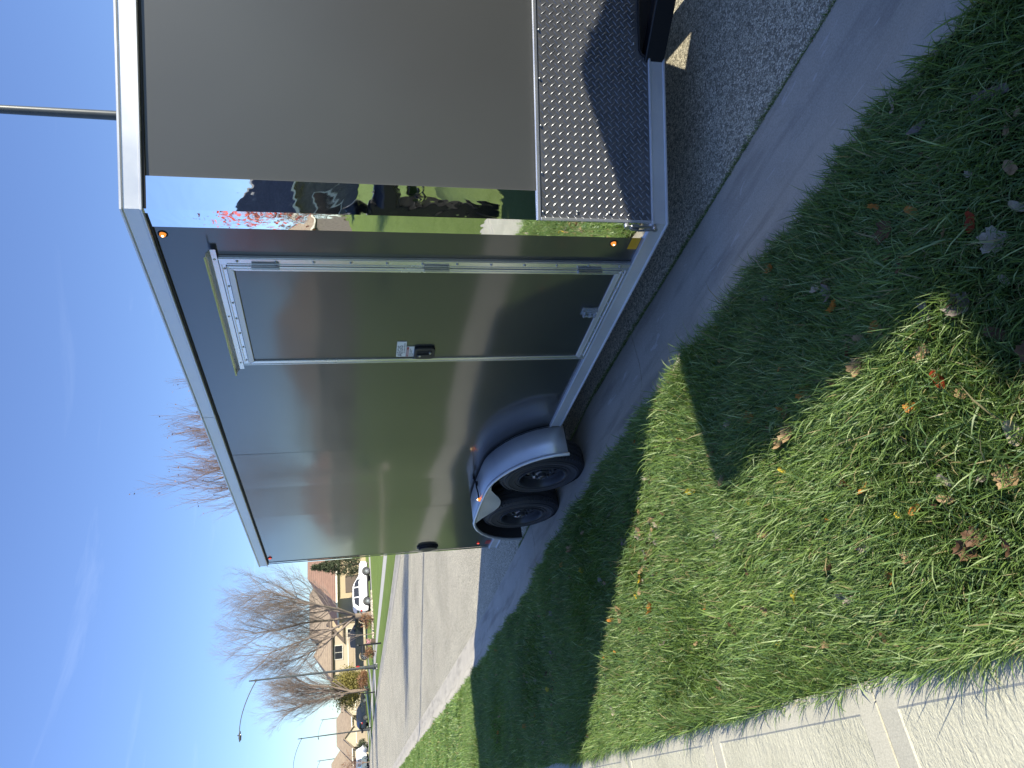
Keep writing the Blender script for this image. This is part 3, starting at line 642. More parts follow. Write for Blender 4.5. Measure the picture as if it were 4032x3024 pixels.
mb.prism([((u-vx)*0.82+vx-0.006, (v-vz)*0.86+vz) for u, v in ring], lambda u, v, d: (u, d, v), 0.002, 0.020)
tb(mb, 'side_vent', M['blackplastic'], bevel=0.01)

# tandem fender
FW = 0.213; FX0, FX1 = 4.186, 5.948
topc = [(FX0, 0.212), (4.198, 0.31), (4.225, 0.385), (4.27, 0.455), (4.33, 0.52), (4.41, 0.58), (4.50, 0.628), (4.60, 0.666), (4.69, 0.684), (4.80, 0.690), (5.067, 0.694),
        (5.34, 0.690), (5.45, 0.682), (5.54, 0.660), (5.63, 0.625), (5.72, 0.575), (5.80, 0.51), (5.86, 0.44), (5.905, 0.36), (5.935, 0.28), (FX1, 0.185)]
fe = MB(); n = len(topc); V = []
for x_, z_ in topc:
    for y_ in (-0.006, FW): V.append((x_, y_, z_))
F = [(2*i, 2*i+2, 2*i+3, 2*i+1) for i in range(n-1)]; fe.add(V, F)
fend = tb(fe, 'fender', M['aluh'], smooth=40)
so = fend.modifiers.new('sheet', 'SOLIDIFY'); so.thickness = 0.002; so.offset = -1
lip = MB(); lip.tube([(x_, FW+0.001, z_-0.006) for x_, z_ in topc], 0.0125, 10); tb(lip, 'fender_lip', M['alu'], smooth=50)
# skirt that dips between the wheels
sk = MB(); up = [(4.640, 0.668), (4.80, 0.684), (5.067, 0.688), (5.34, 0.684), (5.475, 0.668)]
dn = [(5.43, 0.652), (5.36, 0.628), (5.28, 0.590), (5.20, 0.553), (5.13, 0.532), (5.06, 0.527), (4.99, 0.538), (4.92, 0.565), (4.85, 0.605), (4.77, 0.645)]
sk.prism(up+dn, lambda u, v, d: (u, d, v), FW-0.004, FW-0.001); tb(sk, 'fender_skirt', M['aluh'])
tb(MB().box((4.19, -0.03, 0.30), (5.94, -0.018, 0.66)), 'wheel_well', M['inner'])
tb(MB().sweep([(x_, 0) for x_ in (4.19, 5.94)], [(-0.02, 0.3), (-0.016, 0.3), (-0.016, 0.31), (-0.02, 0.31)]), 'well_flange', M['inner'])
mb = MB(); V = []
for x_, z_ in topc:
    q = 0.985; xx = 5.067+(x_-5.067)*q; zz = z_-0.012
    for y_ in (-0.016, FW-0.006): V.append((xx, y_, zz))
mb.add(V, F); tb(mb, 'fender_liner', M['inner'], smooth=40)
# inner floor skin of wheel well shadow side
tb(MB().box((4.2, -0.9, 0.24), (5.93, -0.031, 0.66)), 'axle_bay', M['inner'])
for x_ in (4.65, 5.447): tb(MB().tube([(x_, -TW+0.05, 0.27), (x_, 0.05, 0.27)], 0.035, 10), 'axle', M['blackpaint'])
# seam where the fender meets the body, rivets and the marker lamp with its wire
tb(MB().tube([(x_, 0.0, z_+0.001) for x_, z_ in topc[1:-1]], 0.0035, 6), 'fender_sealant', M['seal'])
mb = MB().tube([(5.033, 0.004, 0.712), (5.02, 0.04, 0.703), (5.0, 0.09, 0.707), (4.985, 0.14, 0.703), (4.967, 0.192, 0.706)], 0.0055, 8).tube([(5.033, -0.012, 0.714), (5.033, 0.004, 0.712)], 0.010, 10).lathe([(0.0, 0.003), (0.020, 0.003), (0.020, 0.0)], (5.01, 0.05, 0.696), 'z', 12)
tb(mb, 'lamp_wire', M['seal'])
mb = MB().lathe([(0.0, 0.020), (0.010, 0.017), (0.014, 0.008), (0.016, 0.0)], (4.966, 0.200, 0.698), 'z', 14); tb(mb, 'fender_lamp', M['amber'], smooth=60)
tb(MB().lathe([(0.0, 0.024), (0.006, 0.021), (0.007, 0.016)], (4.966, 0.200, 0.698), 'z', 8), 'filament', M['bulb'])

# wheels: black steel rims with round holes
def disc_with_holes(r0, r1, hr, rc, nh, y_):
    bm = bmesh.new()
    def loop(cx_, cz, r_, n, ph=0):
        vs = [bm.verts.new((cx_+r_*math.cos(ph+2*PI*i/n), y_, cz+r_*math.sin(ph+2*PI*i/n))) for i in range(n)]
        return [bm.edges.new((vs[i], vs[(i+1) % n])) for i in range(n)]
    ed = loop(0, 0, r1, 40)+loop(0, 0, r0, 16)
    for k in range(nh): a_ = 2*PI*(k+0.5)/nh; ed += loop(rc*math.cos(a_), rc*math.sin(a_), hr, 12, a_)
    bmesh.ops.triangle_fill(bm, use_beauty=True, use_dissolve=False, edges=ed, normal=(0, 1, 0))
    vs = [tuple(v.co) for v in bm.verts]; fs = [tuple(v.index for v in f.verts) for f in (bm.verts.index_update(), bm.faces)[1]]; bm.free(); return vs, fs
def make_wheel(cx_, cz, tagrot):
    wl = bpy.data.objects.new('wheel', None); C.objects.link(wl); wl.parent = TR; wl.location = (cx_-TO[0], 0.185-TO[1], cz-TO[2])
    RT = 0.318
    ty = MB(); prof = [(0.172, -0.012), (0.178, 0.0), (0.186, 0.001), (0.187, -0.004), (0.204, -0.004), (0.205, 0.0), (0.210, 0.0), (0.211, -0.004), (0.234, -0.003), (0.248, 0.0), (0.250, 0.003), (0.254, 0.003), (0.256, 0.0), (0.262, 0.0), (0.270, -0.001), (0.274, -0.008), (0.290, -0.014), (0.300, -0.022)]
    tread = [(0.306, -0.030), (0.309, -0.040)]
    for g in (0.062, 0.098, 0.134): tread += [(RT, g*-1+0.016), (RT, -g+0.004), (RT-0.008, -g+0.002), (RT-0.008, -g-0.004), (RT, -g-0.006)]
    back = [(0.3165, -0.160), (0.308, -0.172), (0.285, -0.185), (0.22, -0.188), (0.172, -0.178)]
    ty.lathe(prof+tread+back, (0, 0, 0), 'y', 72)
    for k in range(66):                                    # shoulder tread blocks
        a_ = 2*PI*k/66
        for yy_, rr in ((-0.026, 0.3125),):
            rad = Vector((math.cos(a_), 0, math.sin(a_))); tn = Vector((-math.sin(a_), 0, math.cos(a_)))
            ty.obox(rad*0.3035+Vector((0, -0.022, 0)), rad*0.011+Vector((0, -0.006, 0)), Vector((0, 0.010, 0))+rad*(-0.004), tn*0.0098)
        ty.obox(rad*0.3175+Vector((0, -0.052, 0)), rad*0.0022, Vector((0, 0.008, 0)), tn*0.009+Vector((0, 0.003, 0)))
    o = ty.build('tyre', M['rubber'], wl, smooth=35)
    rm = MB().lathe([(0.172, -0.002), (0.178, 0.002), (0.176, 0.005), (0.168, 0.003), (0.160, -0.010), (0.158, -0.025), (0.153, -0.036), (0.151, -0.056), (0.142, -0.066)], (0, 0, 0), 'y', 48)
    rim = rm.build('rim', M['steelblack'], wl, smooth=40)
    vs, fs = disc_with_holes(0.046, 0.147, 0.0175, 0.108, 8, -0.055)
    vs = [(x_, y_+0.022*max(0, 1-abs(math.hypot(x_, z_)-0.075)/0.06), z_) for x_, y_, z_ in vs]
    MB().add(vs, fs).build('rim_disc', M['steelblack'], wl, smooth=40)
    MB().lathe([(0.001, -0.16), (0.15, -0.16), (0.15, -0.1)], (0, 0, 0), 'y', 24).build('brake_drum', M['inner'], wl)
    MB().lathe([(0.047, -0.055), (0.046, -0.035), (0.032, -0.028), (0.030, -0.004), (0.026, 0.0), (0.016, 0.001), (0.014, -0.003), (0.001, -0.003)], (0, 0, 0), 'y', 24).build('hub', M['hub'], wl, smooth=40)
    for k in range(5):
        a_ = 2*PI*k/5+0.3; MB().lathe([(0.0105, -0.05), (0.0105, -0.024), (0.006, -0.018), (0.001, -0.018)], (0.067*math.cos(a_), 0, 0.067*math.sin(a_)), 'y', 6).build('lug_nut', M['hub'], wl)
    for k in (0,): 
        t_ = MB().obox((-0.060, -0.018, 0.005), Vector((0.008, 0, 0)), Vector((0, 0.0006, 0)), Vector((0, 0, 0.018))).obox((-0.060, -0.0172, 0.010), Vector((0.0079, 0, 0)), Vector((0, 0.0006, 0)), Vector((0, 0, 0.004)), 1)
        tg = t_.build('paper_tag', [M['white'], M['redink']], wl); tg.rotation_euler = (0, tagrot, 0)
    return wl
make_wheel(4.650, 0.283, 1.9); make_wheel(5.447, 0.278, 2.5)
for wl in [o for o in TR.children if o.name.startswith('wheel') and 'well' not in o.name][:2]:
    c_ = copy_tree(wl, TR); c_.location = (wl.location.x, -TW/2-0.185, wl.location.z); c_.rotation_euler = (0, 0, PI)

# ------------------------------------------------------------------ street lamps
def arm_pts(n=10):
    P = []
    for i in range(n+1):
        t_ = i/n; P.append((0, 0.05+3.25*t_, 8.83+1.0*math.sin(t_*PI/2)**0.9))
    return P
def make_lamp():
    t_ = thing('street_lamp', 'tall dark grey street lamp pole rising behind the trailer roof', 'street lamp', (0, 0, 0), 0, 'street lamps along the far kerb')
    MB().lathe([(0.26, 0.0), (0.26, 0.06), (0.20, 0.10), (0.19, 0.22), (0.22, 0.26), (0.22, 0.30), (0.15, 0.36), (0.135, 0.90), (0.145, 0.93), (0.145, 0.98), (0.105, 1.02)], (0, 0, 0), 'z', 16).build('base', M['pole'], t_, smooth=35)
    MB().tube([(0, 0, 1.0), (0, 0, 5.0), (0, 0, 9.2)], [0.092, 0.075, 0.055], 14).lathe([(0.0, 9.34), (0.04, 9.32), (0.05, 9.27), (0.035, 9.2)], (0, 0, 0), 'z', 10).lathe([(0.075, 8.78), (0.075, 8.92)], (0, 0, 0), 'z', 12).build('shaft', M['pole'], t_, smooth=40)
    MB().tube(arm_pts(), [0.038-0.0012*i for i in range(11)], 8).build('arm', M['pole'], t_, smooth=50)
    hd_ = MB().prism([(3.25, 9.80), (3.45, 9.86), (3.75, 9.86), (3.98, 9.80), (4.0, 9.76), (3.3, 9.74)], lambda u, v, d: (d, u, v), -0.13, 0.13).build('lamp_head', M['pole'], t_, bevel=0.03)
    MB().prism([(3.5, 9.74), (3.92, 9.74), (3.86, 9.68), (3.56, 9.68)], lambda u, v, d: (d, u, v), -0.10, 0.10).build('lens', M['glass'], hd_, bevel=0.02)
    MB().tube([(0, 3.55, 9.86), (0, 3.55, 9.95)], 0.04, 8).build('photocell', M['pole'], hd_)
    for k in range(4):
        a_ = PI/4+k*PI/2; MB().lathe([(0.0, 0.13), (0.035, 0.11), (0.04, 0.0)], (0.225*math.cos(a_), 0.225*math.sin(a_), 0.0), 'z', 8).build('bolt_cover', M['trimw'], t_)
    return t_
L0_ = make_lamp()
lamps = [(8.55, -8.05, 'tall dark grey street lamp pole rising behind the trailer roof'), (58.6, -7.38, 'nearest full street lamp with curved arm, beside the dark pickup'),
         (106.2, -7.30, 'second street lamp down the street, in front of the cream gables'), (155.7, -7.45, 'third street lamp down the street, in front of the white van'),
         (205, -3.2, 'faint farthest street lamp at the end of the street'), (170, -16.0, 'thin street lamp on the cross street behind the dark blue car')]
for i, (x, y, lb) in enumerate(lamps):
    o = L0_ if i == 0 else copy_tree(L0_); o.location = (x, y, gz(x)+0.10); o['label'] = lb
    if i == 4: o.rotation_euler = (0, 0, R(20))
    if i == 5: o.rotation_euler = (0, 0, R(15))

# ------------------------------------------------------------------ mailboxes
def make_mailbox(orn=False):
    t_ = thing('mailbox', 'ornate black mailbox on a post with pointed finial beside the kerb', 'mailbox', (0, 0, 0))
    MB().box((-0.05, -0.05, 0), (0.05, 0.05, 1.25)).build('post', M['blackpaint'], t_, bevel=0.006)
    MB().lathe([(0.06, 1.25), (0.06, 1.28), (0.025, 1.30), (0.05, 1.36), (0.055, 1.41), (0.03, 1.48), (0.001, 1.54)], (0, 0, 0), 'z', 14).build('finial', M['blackpaint'], t_, smooth=40)
    P = [(-0.085, 0), (0.085, 0), (0.085, 0.11)]+[(0.085*math.cos(R(a)), 0.11+0.085*math.sin(R(a))) for a in range(15, 180, 15)]+[(-0.085, 0.11)]
    MB().prism(P, lambda u, v, d: (u, d, 1.04+v), -0.50, -0.055).build('box', M['blackpaint'], t_, bevel=0.004)
    MB().box((-0.055, -0.46, 1.0), (0.055, -0.05, 1.035)).build('arm', M['blackpaint'], t_)
    if orn:
        def spiral(cx_, cz, r_, turns, s_=1, a0=0): return [(0, cx_+s_*r_*(1-0.75*k/30)*math.cos(a0+turns*2*PI*k/30), cz+r_*(1-0.75*k/30)*math.sin(a0+turns*2*PI*k/30)) for k in range(31)]
        MB().tube(spiral(-0.16, 0.86, 0.10, 1.4, -1, PI), 0.009, 8).tube(spiral(-0.32, 0.93, 0.055, 1.3, -1, 0), 0.008, 8).tube([(0, -0.05, 0.76), (0, -0.2, 0.78), (0, -0.38, 0.98)], 0.009, 8).build('scroll_bracket', M['blackpaint'], t_, smooth=40)
    return t_
mb0 = make_mailbox(True); mb0.location = (-1.75, 1.02, gz(-1.2)+0.10); mb0.rotation_euler = (0, 0, R(8))
mb1 = make_mailbox(False); mb1.location = (47.8, -7.0, gz(47.8)+0.12); mb1.rotation_euler = (0, 0, PI); mb1['label'] = 'black roadside mailbox nearest of those on the far verge, before the flower pot'
for x, y, lb in ((68.7, -6.9, 'black mailbox post standing left of the forked bare tree'), (98.4, -6.8, 'small dark mailbox beside the second street lamp'), (136, -6.6, 'distant mailbox left of the white van')):
    o = copy_tree(mb1); o.location = (x, y, gz(x)+0.12); o['label'] = lb
for o in [mb0, mb1]+[o for o in C.objects if o.name.startswith('mailbox.') and o.parent is None]: o['group'] = 'roadside mailboxes'

# ------------------------------------------------------------------ trees
def grow(seed, H, trunk_h, r0, spread, nb, levels, leafless=True, lean=0.0, seg=5, up=0.55, dens=1.0, fork=False, mains=6):
    rr = np.random.default_rng(seed); T_ = MB(); B_ = MB(); tips = []
    def branch(p, d, L, r_, lv, mb):
        pts = [np.array(p)]; n = 4 if lv < 2 else 3; dd = np.array(d)
        for i in range(n):
            dd = dd+rr.normal(0, 0.13, 3)+np.array([0, 0, up*0.16]); dd /= np.linalg.norm(dd); pts.append(pts[-1]+dd*L/n)
        rad = [r_*(1-0.72*i/n) for i in range(n+1)]
        mb.tube([tuple(q) for q in pts], rad, 7 if lv == 0 else (5 if lv == 1 else 3), cap=False)
        if lv >= levels: tips.append(pts[-1]); return
        k = int(nb[lv]*dens)
        for j in range(k):
            u = 0.22+0.78*(j+rr.random())/k; i = min(n-1, int(u*n)); f = u*n-i; q = pts[i]*(1-f)+pts[i+1]*f
            ax = rr.normal(0, 1, 3); ax -= dd*ax.dot(dd); ax /= np.linalg.norm(ax)+1e-6
            an = spread*(0.6+0.6*rr.random()); nd = dd*math.cos(an)+ax*math.sin(an); nd[2] += up*0.25; nd /= np.linalg.norm(nd)
            branch(q, nd, L*(0.42+0.28*rr.random())*(1-0.35*u), r_*0.36*(1-0.4*u)+0.0012, lv+1, B_)
    if fork:
        for a_ in (0.7, 2.6, 4.6): branch((0, 0, -0.1), (0.22*math.cos(a_), 0.22*math.sin(a_), 1), H*0.8, r0*0.75, 0, T_)
    else:
        top = np.array([lean*trunk_h, 0, trunk_h]); T_.tube([(0, 0, -0.1), (0.02, 0.0, trunk_h*0.5), tuple(top)], [r0*1.25, r0, r0*0.92], 9, cap=False)
        m_ = mains
        for j in range(m_):
            a_ = 2*PI*j/m_+rr.random()*0.6; t2 = spread*(0.30+0.65*rr.random()) if j else 0.05
            branch(top-np.array([0, 0, 0.15*j*0.3]), (math.sin(t2)*math.cos(a_), math.sin(t2)*math.sin(a_), math.cos(t2)), (H-trunk_h)*(0.72+0.28*rr.random()), r0*0.42, 0, T_ if j == 0 else B_)
    return T_, B_, tips
def leaves_mesh(pts, n, rad, size, seed, flat=0.6):
    rr = np.random.default_rng(seed); P = np.asarray(pts); idx = rr.integers(0, len(P), n); c = P[idx]+rr.normal(0, rad, (n, 3))
    a = rr.normal(0, 1, (n, 3)); a /= np.linalg.norm(a, axis=1)[:, None]; b = np.cross(a, rr.normal(0, 1, (n, 3))); b /= np.linalg.norm(b, axis=1)[:, None]
    s_ = size*(0.5+rr.random((n, 1))); V = np.stack([c-a*s_, c+b*s_*flat, c+a*s_, c-b*s_*flat], 1).reshape(-1, 3)
    return V, np.arange(n*4).reshape(-1, 4)
def tree(name, label, cat, loc, seed, H, th, r0, spread, nb, levels, twig='twig', foliage=None, rz=0, group=None, **k):
    t_ = thing(name, label, cat, loc, rz, group); T_, B_, tips = grow(seed, H, th, r0, spread, nb, levels, **k)
    T_.build('trunk', M['bark'], t_, smooth=60); cr = B_.build('crown', M[twig], t_)
    if foliage:
        mat, n, rad, size = foliage; V, Q = leaves_mesh(tips, n, rad, size, seed+5); o = bpy.data.objects.new('foliage', np_mesh('foliage', V, quads=Q, mats=[M[mat]])); C.objects.link(o); o.parent = t_; o['kind'] = 'stuff'
    return t_
tree('bare_tree', 'reddish bare tree whose top shows above the trailer roof', 'tree', (18.4, -6.95, gz(18.4)+0.12), 11, 5.4, 1.4, 0.10, 0.46, (10, 9, 6, 0), 3, mains=13, twig='twigred', foliage=('brownleaf', 420, 0.025, 0.024), up=1.1)
tree('bare_tree', 'large spreading bare tree in a ring of pale stones behind the white car', 'tree', (65.0, -12.75, gz(65)+0.17), 5, 10.6, 1.5, 0.26, 0.85, (18, 14, 9, 0), 3, up=0.85)
tree('bare_tree', 'forked bare tree with three pale trunks before the golden tree', 'tree', (92, -10.3, gz(92)+0.38), 8, 11.4, 0, 0.22, 0.60, (22, 14, 8, 0), 3, fork=True, up=0.5)
tree('bare_tree', 'slender young bare tree with a thin pale trunk beside the dark pickup', 'tree', (60, -10.1, gz(60)+0.15), 21, 2.9, 1.2, 0.035, 0.6, (5, 5, 0), 2)
tree('bare_tree', 'hazy bare tree standing behind the brown roofed house', 'tree', (112, -19.5, gz(112)+0.3), 31, 11.5, 2.5, 0.2, 0.7, (9, 8, 6, 0), 3)
tree('bare_tree', 'brown leafed bush-like tree in front of the farthest house', 'tree', (128, -4.6, gz(128)+0.15), 33, 4.0, 0.8, 0.07, 0.8, (7, 6, 4, 0), 3, twig='twigred', foliage=('brownleaf', 500, 0.15, 0.07))
def blobtree(name, label, loc, seed, H, W, mat, n, size, zmin=0.3):
    t_ = thing(name, label, 'tree' if H > 2 else 'shrub', loc); rr = np.random.default_rng(seed)
    MB().tube([(0, 0, -0.1), (0.05, 0, H*0.5), (0, 0, H*0.85)], [W*0.06, W*0.04, 0.02], 6).build('trunk', M['bark'], t_)
    K = 60; c = rr.normal(0, 1, (K, 3)); c /= np.linalg.norm(c, axis=1)[:, None]; c *= (0.35+0.62*rr.random((K, 1))); c = c*np.array([W/2, W/2, (H-zmin)/2])+np.array([0, 0, (H+zmin)/2])
    V, Q = leaves_mesh(c, n, W*0.085, size, seed); o = bpy.data.objects.new('crown', np_mesh('crown', V, quads=Q, mats=[M[mat]])); C.objects.link(o); o.parent = t_; return t_
blobtree('golden_tree', 'rounded golden green tree behind the forked bare tree', (94.5, -11.3, gz(94)+0.4), 3, 4.2, 4.7, 'goldleaf', 9000, 0.09, 0.5)
blobtree('shrub', 'rusty brown shrub at the foot of the golden tree', (90, -11.3, gz(90)+0.4), 4, 1.1, 2.1, 'brownleaf', 1200, 0.08, 0.1)
blobtree('shrub', 'low brown shrub left of the flower pot on the far lawn', (60, -8.75, gz(60)+0.15), 6, 0.95, 0.95, 'brownleaf', 700, 0.05, 0.05)
blobtree('shrub', 'feathery brown shrub in front of the dark pickup wheel', (61.5, -11.6, gz(61)+0.15), 9, 1.1, 1.5, 'brownleaf', 800, 0.05, 0.05)
blobtree('shrub', 'dark green conical shrub right of the white van', (132, -7.6, gz(132)+0.15), 12, 2.0, 1.3, 'fir', 900, 0.09, 0.1)
# evergreen beside the orange roof
ev = thing('evergreen_tree', 'dark evergreen tree against the red brown roof behind the white car', 'tree', (72.5, -19.6, gz(72)+0.3)); rr = np.random.default_rng(2)
MB().tube([(0, 0, -0.1), (0, 0, 5.2)], [0.14, 0.03], 7).build('trunk', M['bark'], ev)
pts = []
for k in range(620):
    z = 0.9+4.5*rr.random(); rad = (5.6-z)*0.34*(0.35+0.65*rr.random()); a_ = rr.random()*2*PI; pts.append((rad*math.cos(a_), rad*math.sin(a_), z-0.18*rad))
V, Q = leaves_mesh(pts, 9000, 0.10, 0.085, 4, 0.35); o = bpy.data.objects.new('crown', np_mesh('crown', V, quads=Q, mats=[M['fir']])); C.objects.link(o); o.parent = ev
# stones round the big tree, flower pot
mb = MB(); rr = np.random.default_rng(6)
for k in range(340):
    a_ = rr.random()*2*PI; q = 1.5*math.sqrt(rr.random()); s_ = 0.05+0.06*rr.random()
    c = (65+q*math.cos(a_)*1.1, -12.6+q*math.sin(a_)*1.5, gz(65)+0.19+s_*0.4); mb.obox(c, (s_, rr.normal()*s_*.3, 0), (-rr.normal()*s_*.3, s_*0.8, 0), (0, 0, s_*0.6))
tag(mb.build('stone_bed', M['stone']), kind='stuff')
fp_ = thing('flower_pot', 'round pot of pink flowers on the far lawn beside the mailbox', 'flower pot', (60, -9.5, gz(60)+0.15))
MB().lathe([(0.001, 0.0), (0.2, 0.0), (0.27, 0.35), (0.25, 0.36), (0.24, 0.30), (0.001, 0.30)], (0, 0, 0), 'z', 16).build('pot', M['trimb'], fp_, smooth=40)
V, Q = leaves_mesh([(0.0, 0.0, 0.5), (0.12, 0.05, 0.45), (-0.12, -0.05, 0.5)], 160, 0.11, 0.05, 3); o = bpy.data.objects.new('flowers', np_mesh('flowers', V, quads=Q, mats=[M['flower']])); C.objects.link(o); o.parent = fp_

# woodland on the skyline at the end of the street
V_ = []; Q_ = []
rr = np.random.default_rng(9)
pts = np.column_stack([rr.uniform(235, 275, 1500), rr.uniform(-95, 55, 1500), np.zeros(1500)])
hgt = 6.8+1.4*np.sin(pts[:, 1]*0.09)+1.3*np.sin(pts[:, 1]*0.31+1); pts[:, 2] = -1.7+hgt*rr.random(1500)**0.7
V, Q = leaves_mesh(pts, 26000, 0.5, 0.42, 2, 0.35); o = bpy.data.objects.new('far_woodland', np_mesh('far_woodland', V, quads=Q, mats=[M['hedge']])); C.objects.link(o); tag(o, 'brown leafless woodland along the skyline at the street end', 'woodland', kind='stuff')

# ------------------------------------------------------------------ houses
def hip_roof(x0, x1, y0, y1, ze, zr, run, over=0.45, mat='roofbr', axis='y', gable=(False, False)):
    x0 -= over; x1 += over; y0 -= over; y1 += over
    if axis == 'y': xm = (x0+x1)/2; a, b = (xm, y0+(0 if gable[0] else run), zr), (xm, y1-(0 if gable[1] else run), zr); F = [(0, 3, 5, 4), (1, 4, 5, 2), (0, 4, 1), (3, 2, 5)]
    else: ym = (y0+y1)/2; a, b = (x0+(0 if gable[0] else run), ym, zr), (x1-(0 if gable[1] else run), ym, zr); F = [(0, 1, 5, 4), (2, 3, 4, 5), (0, 4, 3), (1, 2, 5)]
    V = [(x0, y0, ze), (x1, y0, ze), (x1, y1, ze), (x0, y1, ze), a, b]
    mb = MB().add(V, F); mb.add([(p[0], p[1], ze-0.18) for p in V[:4]]+[(p[0], p[1], ze-0.002) for p in V[:4]], [(0, 1, 2, 3), (0, 4, 5, 1), (1, 5, 6, 2), (2, 6, 7, 3), (3, 7, 4, 0)], 1); return mb
def window(x, y, z, w_, h, par, ax='x', fm='trimw', name='window'):
    """a framed window on a wall facing -x (ax='x') or facing +/-y"""
    f = MB(); g = MB(); t_ = 0.07; mid = []
    def B(m_, u0, u1, v0, v1, d0, d1):
        if ax == 'x': m_.box((x-d1, y+u0, z+v0), (x-d0, y+u1, z+v1))
        else: s_ = 1 if ax == '+y' else -1; m_.box((x+u0, min(y+s_*d0, y+s_*d1), z+v0), (x+u1, max(y+s_*d0, y+s_*d1), z+v1))
    B(f, -w_/2-t_, -w_/2, 0, h, 0, 0.06); B(f, w_/2, w_/2+t_, 0, h, 0, 0.06); B(f, -w_/2-t_, w_/2+t_, h, h+t_, 0, 0.06); B(f, -w_/2-t_*1.3, w_/2+t_*1.3, -t_, 0, 0, 0.09); B(f, -0.02, 0.02, 0, h, 0, 0.045)
    fo = f.build(name, M[fm], par); B(g, -w_/2, w_/2, 0, h, 0.005, 0.02); g.build('pane', M['glass'], fo); return fo
def garage(x, y, z, w_, h, par, mat='garage', n=4):
    d_ = MB().box((x-0.05, y-w_/2-0.08, z), (x-0.01, y+w_/2+0.08, z+h+0.08)).build('garage_door', M['trimw'], par)
    for i in range(n): MB().box((x-0.085, y-w_/2, z+h*i/n+0.01), (x-0.051, y+w_/2, z+h*(i+1)/n-0.01)).build('door_section', M[mat], d_)
    return d_
def house(name, label, loc): t_ = thing(name, label, 'house', loc); return t_
# h1: tan house with the red brown hip roof
b = gz(78)+0.2; h1 = house('tan_house', 'tan sided house with red brown hip roof behind the white car', (82, -25, b))
MB().box((-5, -9, -0.3), (6, 7.6, 3.35)).build('wall', M['siding'], h1)
hip_roof(-5, 6, -9, 7.6, 3.4, 6.55, 4.4).build('roof', [M['roofor'], M['trimw']], h1)
window(-5, -1.2, 0.9, 1.3, 1.3, h1)
d_ = MB().box((-5.06, 5.2, 0), (-5.0, 7.0, 2.4)).build('garage_door', M['trimb'], h1)
MB().box((-5.05, 7.45, 0), (-5.0, 7.58, 3.2)).build('corner_board', M['siding'], h1)
MB().box((0.2, 0, 5.5), (0.9, 0.8, 7.3)).build('chimney', M['greysiding'], h1)
# h2: big brown roofed house with several hips
b = gz(98)+0.3; h2 = house('brown_roof_house', 'large cream house with layered brown hip roofs behind the big bare tree', (102, -18, b))
MB().box((-4, -9, -0.3), (8, 0.4, 4.5)).build('wall', M['siding'], h2); MB().box((-6, -1.0, -0.3), (0, 5.0, 4.4)).build('wall', M['cream'], h2)
MB().box((-5.6, -6.5, -0.3), (-3.9, -1.2, 2.9)).build('wall', M['cream'], h2)
hip_roof(-4, 8, -9, 0.4, 4.55, 7.5, 2.2).build('roof', [M['roofbr'], M['trimb']], h2)
hip_roof(-6, 0, -1.0, 5.0, 4.45, 6.7, 2.9, axis='x').build('roof', [M['roofbr'], M['trimb']], h2)
hip_roof(-5.6, -3.5, -6.5, -1.2, 2.95, 4.2, 0.1).build('roof', [M['roofbr'], M['trimb']], h2)
MB().prism([(-3.6, 2.85), (1.4, 2.85), (-1.1, 5.0)], lambda u, v, d: (d, u, v), -6.35, -5.2).build('gable', M['trimb'], h2)
MB().prism([(-2.9, 3.0), (0.7, 3.0), (-1.1, 4.5)], lambda u, v, d: (d, u, v), -6.42, -6.36).build('gable', M['siding'], h2)
garage(-6, 2.6, -0.05, 3.6, 2.4, h2); garage(-5.6, -4.0, -0.05, 3.4, 2.3, h2, 'cream')
window(-6, 0.2, 1.0, 1.0, 1.4, h2); window(-6, 2.4, 3.1, 1.6, 0.9, h2); window(-4, -7.6, 1.0, 1.4, 1.4, h2); window(-4, -3.5, 3.2, 1.2, 1.0, h2)
# far houses
def far_house(label, loc, W, D, wall, roof, zr, gables, run=4):
    t_ = house('far_house', label, loc); MB().box((-D/2, -W/2, -0.4), (D/2, W/2, 2.7)).build('wall', M[wall], t_)
    hip_roof(-D/2, D/2, -W/2, W/2, 2.75, zr, run).build('roof', [M[roof], M['trimw']], t_)
    for gy, gw, gh in gables:
        MB().box((-D/2-1.5, gy-gw/2, -0.3), (-D/2+.1, gy+gw/2, 2.4)).build('wall', M['cream'], t_)
        MB().prism([(gy-gw/2, 2.4), (gy+gw/2, 2.4), (gy, 2.4+gh)], lambda u, v, d: (d, u, v), -D/2-1.48, -D/2+2.2).build('gable', M['cream'], t_)
        for s_ in (-1, 1): MB().prism([(gy+s_*(gw/2+0.35), 2.22), (gy+s_*(gw/2+0.35), 2.42), (gy, 2.4+gh+0.25), (gy, 2.4+gh+0.03)], lambda u, v, d: (d, u, v), -D/2-1.75, -D/2+2.6).build('roof', M[roof], t_)
        garage(-D/2-1.5, gy, -0.1, gw*0.62, 2.0, t_)
    for y_ in (-W*0.36, W*0.33): window(-D/2, y_, 0.9, 1.2, 1.1, t_)
    return t_
far_house('far cream gabled house with garages beyond the second street lamp', (146, -11.0, gz(140)+0.15), 9.5, 9, 'cream', 'roofbr', 5.4, ((1.6, 3.0, 1.5), (-3.2, 2.6, 1.3)), 3)
far_house('farthest brown roofed house rising behind the white van', (152, -5.4, gz(150)+0.15), 10, 10, 'greysiding', 'roofbr', 6.6, ((4.0, 2.2, 1.2),), 4.4)
far_house('distant low brown roof behind the dark blue car', (168, -22, gz(160)+0.3), 16, 9, 'siding', 'roofbr', 4.9, ((0, 3, 1.4),), 3)
